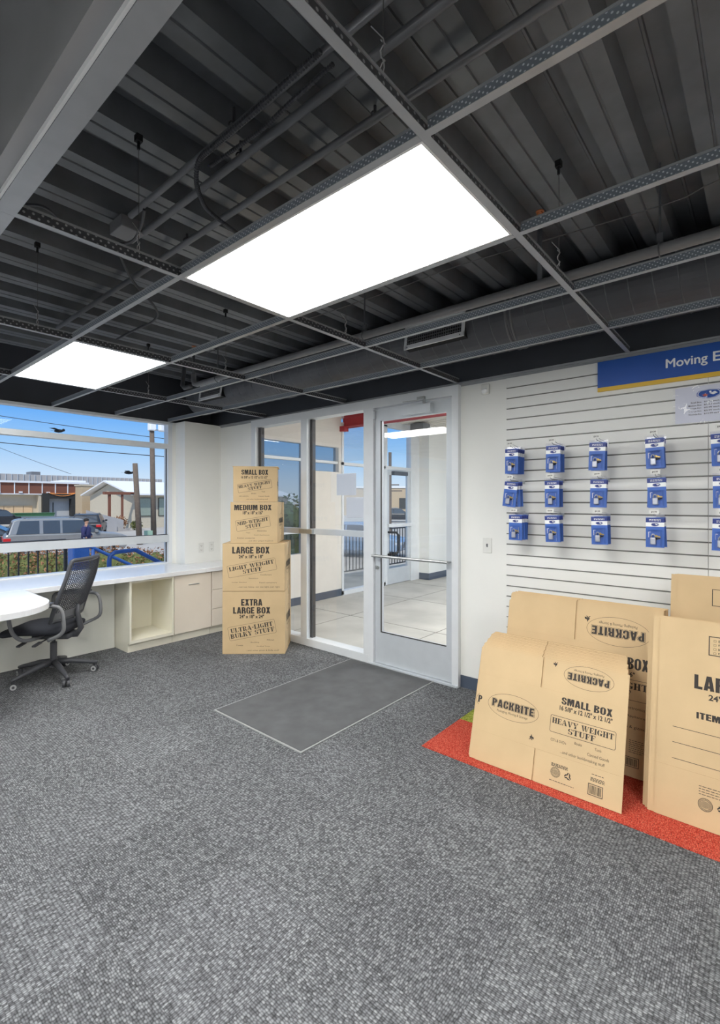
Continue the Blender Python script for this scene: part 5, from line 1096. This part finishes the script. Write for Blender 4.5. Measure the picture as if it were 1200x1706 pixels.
car((-38.6, 14.3, GR), math.atan2(0.45, -0.9), 4.7, 1.95, 1.62, M_CARD_K, 'black SUV seen from behind near the ramp')
car((-29.5, 6.2, GR), HD - .2, 4.5, 1.8, 1.4, M_CARD_K, 'dark low car left of the silver SUV', False)
car((-57.0, 13.0, GR), HD, 4.9, 1.9, 1.75, M_CARD_K, 'dark van parked in front of the loading dock building')
car((-14.4, 16.9, GR), 0.35, 4.5, 1.82, 1.55, M_CARB, 'pale blue car outside the vestibule glass panel', False)
car((-35.3, 48.6, GR), 0.6, 5.0, 1.9, 1.7, M_CARD_K, 'black car far off, seen through the vestibule door')
t = tag(empty('dumpster', (-60.0, 16.6, GR)), 'green dumpster beside the loading dock building', 'dumpster')
MB().prism([(-1.6, 0.0), (1.6, 0.0), (1.8, 1.25), (-1.8, 1.25)], -0.8, 0.8, 'x').build('bin', M_DUMP, t); MB().box(-0.85, 0.85, -1.85, 1.85, 1.25, 1.32).build('lid', M_DUMP, t)
# person
def person(loc, rz):
    t = tag(empty('person', loc, rz), 'person in a navy top and pale trousers walking through the parking lot', 'person')
    V = [(0, 0, .92), (0, 0.01, 1.1), (0, 0, 1.32), (0, 0, 1.44), (0, 0.02, 1.52), (0, 0.03, 1.63), (0, 0.03, 1.72),
         (.18, 0, 1.38), (.25, -.05, 1.12), (.24, .1, .9), (-.18, 0, 1.38), (-.25, .06, 1.12), (-.24, .2, .92),
         (.09, 0, .88), (.1, .14, .48), (.1, .1, .07), (.1, .22, .03), (-.09, 0, .88), (-.1, -.02, .48), (-.1, -.26, .12), (-.1, -.16, .04)]
    E_ = [(0, 1), (1, 2), (2, 3), (3, 4), (4, 5), (5, 6), (2, 7), (7, 8), (8, 9), (2, 10), (10, 11), (11, 12), (0, 13), (13, 14), (14, 15), (15, 16), (0, 17), (17, 18), (18, 19), (19, 20)]
    Rr = [.13, .13, .15, .07, .055, .1, .08, .07, .05, .035, .07, .05, .035, .095, .065, .045, .035, .095, .065, .045, .035]
    me = bpy.data.meshes.new('body'); me.from_pydata(V, E_, []); me.materials.append(M_SKIN); o = bpy.data.objects.new('body', me); COL.objects.link(o); o.parent = t
    o.modifiers.new('skin', 'SKIN')
    for i, r in enumerate(Rr): me.skin_vertices[0].data[i].radius = (r, r)
    me.skin_vertices[0].data[0].use_root = True
    s = o.modifiers.new('subsurf', 'SUBSURF'); s.levels = 1; s.render_levels = 2
    b = MB(); b.tube([(0, 0, .9), (0, .01, 1.1), (0, 0, 1.34), (0, 0, 1.46)], .2, 14, radii=[.19, .185, .2, .09]); b.tube([(.15, 0, 1.4), (.25, -.05, 1.12), (.24, .06, .97)], .08, 10, radii=[.1, .07, .055]); b.tube([(-.15, 0, 1.4), (-.25, .06, 1.12), (-.24, .16, .99)], .08, 10, radii=[.1, .07, .055]); b.build('jacket', M_NAVY, t, smooth=True)
    b = MB(); b.tube([(.07, 0, .95), (.09, .02, .8), (.1, .14, .48), (.1, .1, .1)], .1, 12, radii=[.12, .12, .09, .075]); b.tube([(-.07, 0, .95), (-.09, 0, .8), (-.1, -.02, .48), (-.1, -.25, .15)], .1, 12, radii=[.12, .12, .09, .075]); b.build('trousers', M_DENIM, t, smooth=True)
    b = MB(); b.ball((0, 0.015, 1.685), .11, 14, (.9, 1, .85)); b.build('hair', M_HAIR, t, smooth=True)
person((-22.7, 8.26, GR), -0.6)
# buildings
bd = tag(empty('loading_dock_building', (-69, 18, GR)), 'low building with brown fascia panels and a loading dock door', 'building')
def bpart(name, m, par, root, *boxes):
    b = MB(Matrix.Translation((-root.location[0], -root.location[1], -root.location[2])))
    for q in boxes: b.box(*q)
    return b.build(name, m, par)
bpart('wall', M_STUCCO, bd, bd, (-80, -69.6, 2, 24.9, GR - .3, 3.0))
bpart('fascia', M_BROWN, bd, bd, (-78, -68.7, 2, 25.3, 2.5, 3.8))
bpart('roof_cap', M_ROOFW, bd, bd, (-78.5, -68.5, 2, 25.3, 3.8, 4.04), (-78.5, -68.6, 2, 25.3, 2.38, 2.5), (-74, -69.0, 22.5, 25.1, 4.04, 4.3))
for y in (12.8, 14.2, 15.65, 17.1, 18.57, 19.98, 21.42, 22.83, 24.27): bpart('fascia_joint', M_ROOFW, bd, bd, (-68.72, -68.62, y - .05, y + .05, 2.5, 3.8))
bpart('column', M_STUCCO, bd, bd, (-69.6, -68.7, 19.6, 19.9, GR, 2.4))
bpart('dock_seal', M_DOCK, bd, bd, (-69.6, -68.3, 19.92, 20.66, GR, 2.55), (-69.6, -68.3, 23.16, 23.96, GR, 2.45), (-69.6, -68.3, 20.66, 23.16, 1.9, 2.5))
bpart('dock_door', M_ROLL, bd, bd, (-69.6, -69.2, 20.66, 23.16, GR, 1.9)); bpart('dock_door_track', M_DOCK, bd, bd, (-69.2, -69.15, 21.28, 21.36, GR, 1.4))
b = MB(Matrix.Translation((69, -18, -GR))); n = 12
A = [b.v((-68.2, 20.5 + 3.2 * i / n, 2.62 - 0.42 * math.sin(PI * i / n))) for i in range(n + 1)]; B_ = [b.v((-68.9, 20.5 + 3.2 * i / n, 2.72)) for i in range(n + 1)]
for i in range(n): b.face([A[i], A[i + 1], B_[i + 1], B_[i]])
b.build('awning', M_AWN, bd)
for k in range(7):
    y1 = 19.15 - k * 0.98; bpart('window_boarding', M_PLY, bd, bd, (-69.6, -69.5, y1 - .9, y1, -.27, 1.03))
bpart('dark_alcove_panel', M_BROWN, bd, bd, (-69.6, -69.4, 24.0, 24.7, GR, 2.3))  # flat brown panel for the darker alcove
for y in (15.5, 17.7, 20.6, 24.7): bpart('wall_light', M_WHT, bd, bd, (-68.7, -68.45, y - .17, y + .17, 2.58, 2.74))
lb = tag(empty('warehouse', (-100, 30, GR)), 'long grey ribbed warehouse behind the other buildings', 'building')
bpart('wall', M_GREYSID, lb, lb, (-120, -100, -10, 51.6, GR, 6.35))
b = MB(Matrix.Translation((100, -30, -GR)))
for k in range(70): b.box(-100, -99.85, -9.5 + k * .87, -9.5 + k * .87 + .08, GR, 6.36)
b.build('wall_ribs', M_ALU, lb); bpart('rooftop_unit', M_GREYPL, lb, lb, (-104, -101, 27.7, 29.1, 6.35, 6.95))
tb = tag(empty('block_building', (-59, 22, GR)), 'plain tan block building between the dock and the gabled house', 'building')
bpart('wall', M_TAN, tb, tb, (-60.5, -58.5, 20.9, 30, GR, 3.3)); bpart('roof_edge', M_STUCCO, tb, tb, (-60.6, -58.4, 20.8, 30, 3.3, 3.42)); bpart('door_hood', M_BROWN, tb, tb, (-58.5, -58.1, 22.6, 23.5, 1.95, 2.1))
gb = tag(empty('gabled_house', (-46, 21, GR)), 'low gabled building with a white metal roof and greenish windows', 'building')
bpart('wall', M_STUCCO, gb, gb, (-56, -45.8, 20.8, 40, GR - .2, 2.1))
b = MB(Matrix.Translation((46, -21, -GR))); b.prism([(-56, 2.1), (-45.8, 2.1), (-51, 3.35)], 20.8, 40, 'y'); b.build('gable_wall', M_STUCCO, gb)
b = MB(Matrix.Translation((46, -21, -GR))); b.prism([(-45.0, 2.12), (-45.0, 2.26), (-51, 3.65), (-57, 2.26), (-57, 2.12), (-51, 3.5)], 20.2, 40.4, 'y'); b.build('roof', M_ROOFW, gb)
for y0, y1 in ((21.3, 22.6), (23.3, 24.8), (25.6, 27)):
    f_ = bpart('window', M_DOCK, gb, gb, (-45.8, -45.72, y0 - .06, y1 + .06, .1, 1.9)); bpart('pane', M_WINGR, f_, gb, (-45.72, -45.7, y0, y1, .16, 1.84))
bpart('porch_post', M_BROWN, gb, gb, (-45.3, -45.1, 18.3, 18.5, GR, 2.3)); bpart('porch_post', M_BROWN, gb, gb, (-45.3, -45.1, 19.45, 19.6, GR, 2.2)); bpart('porch_beam', M_BROWN, gb, gb, (-45.4, -45.0, 17.9, 20.6, 2.15, 2.4))
rm = tag(empty('access_ramp', (-41, 16, GR)), 'concrete ramp with grey side walls in front of the tan building', 'ramp')
b = MB(Matrix.Translation((41, -16, -GR))); b.prism([(15.7, GR), (18.7, GR), (18.7, -.1), (15.7, .8)], -43.1, -43, 'x'); b.build('side_wall', M_GREYSID, rm)
b = MB(Matrix.Translation((41, -16, -GR))); b.prism([(15.3, GR), (17.5, GR), (17.5, -.15), (15.3, .45)], -41.6, -41.5, 'x'); b.build('side_wall', M_GREYSID, rm)
b = MB(Matrix.Translation((41, -16, -GR))); b.prism([(15.2, GR), (18.9, GR), (15.2, 0.1)], -43.0, -41.6, 'x'); b.build('ramp_slope', M_ASPH, rm)
for (x, y, s, lab) in ((-44.2, 18.9, .7, 'brown bare shrub by the tan building'), (-42.5, 19.6, .5, 'green shrub at the end of the ramp')):
    b = MB(); leaves(b, (0, 0, s * .9), (s, s, s * .9), 350, .09, lambda v: 0); b.ball((0, 0, s * .8), s * .6, 8)
    o = b.build('shrub', M_LEAFG if 'green' in lab else M_LEAFO, keep=True); o.location = (x, y, GR); tag(o, lab, 'shrub', 'shrubs by the ramp')
tag(MB().cyl((-27.9, 13.05, GR), (-28.1, 12.87, 3.72), 0.17, 14, 0.14).build('wooden_post', M_WOOD, smooth=True), 'shorter leaning wooden post without any lamps', 'wooden post')
t = tag(empty('utility_pole', (-29.2, 14.54, GR)), 'taller wooden pole carrying two white floodlights', 'utility pole')
MB().cyl((0, 0, 0), (-.1, -.08, 7.1), 0.17, 14, 0.14).build('pole', M_WOOD, t, smooth=True); MB().beam((-.1, -.2, 6.95), (.45, .45, 6.95), .08, .08).build('bracket', M_RIM, t)
for q in ((-.05, -.1, 7.15), (.36, .36, 7.12)): MB().box(q[0] - .2, q[0] + .2, q[1] - .2, q[1] + .2, q[2] - .25, q[2] + .25).build('floodlight', M_WHT, t, bevel=.06)
MB().box(-.18, .18, -.18, .18, 0, .75).build('x', M_UTIL)
ob = bpy.data.objects['x']; ob.name = 'utility_box'; ob.location = (-28.6, 13.9, GR); tag(ob, 'pale green utility box between the two wooden poles', 'utility box')
def cable_out(p0, p1, sag, lab, r=0.02):
    p0, p1 = Vector(p0), Vector(p1); d = p1 - p0; p0 = p0 - d * 0.5; p1 = p1 + d * 0.12
    b = MB(); b.tube([p0.lerp(p1, k / 20) - Vector((0, 0, sag * 4 * (k / 20) * (1 - k / 20))) for k in range(21)], r, 5); tag(b.build('overhead_wire', M_RAILB), lab, 'overhead wire', 'overhead wires')
cable_out((-36.52, 8.34, 6.95), (-28.68, 15.0, 5.45), .12, 'uppermost overhead wire crossing the sky above the window rail')
cable_out((-36.52, 8.34, 5.27), (-28.68, 15.0, 4.33), .1, 'darker overhead wire just below the upper window rail', .026)
cable_out((-36.52, 8.34, 4.89), (-33.5, 10.9, 3.4), .05, 'faint overhead wire slanting down at the far left', .012)
def bird(loc, rz, lab):
    t = tag(empty('bird', loc, rz), lab, 'bird', 'birds in the sky')
    b = MB(); b.ball((0, 0, 0), .16, 10, (1.9, .8, .7)); b.ball((.3, 0, .05), .09, 8); b.poly([(.12, .05, .05), (-.15, .05, .05), (-.3, .5, .12), (.02, .42, .14)]); b.poly([(.12, -.05, .05), (-.15, -.05, .05), (-.3, -.5, .12), (.02, -.42, .14)]); b.poly([(-.25, .05, 0), (-.25, -.05, 0), (-.5, -.09, .02), (-.5, .09, .02)]); b.build('body', M_VOID, t, smooth=True)
bird((-33.7, 10.7, 5.9), .7, 'dark bird flying just above the upper window rail'); bird((-35.5, 15.8, 3.6), 1.2, 'dark bird flying beside the leaning wooden post')
fb = tag(empty('far_building', (-54.6, 71.7, GR), 0.704), 'tan flat roofed building far off beyond the vestibule glass', 'building')
MB().box(-9, 9, 0, 12, -.2, 5.1).build('wall', M_TAN, fb); MB().box(-9.2, 9.2, -.2, 12.2, 5.1, 5.4).build('roof_edge', M_ROOFW, fb); MB().box(2.5, 6, -.1, 0, 1.2, 3.2).build('window', M_DOCK, fb)
t = tag(empty('utility_pole', (-24, 32.1, GR)), 'thin utility pole with crossarms seen through the vestibule door', 'utility pole')
MB().cyl((0, 0, 0), (0, 0, 6.6), .13, 10).build('pole', M_WOOD, t); MB().beam((-.8, -.6, 3.4), (.8, .6, 3.4), .1, .1).build('crossarm', M_WOOD, t); MB().beam((-.6, -.45, 3.9), (.6, .45, 3.9), .1, .1).build('crossarm', M_WOOD, t)
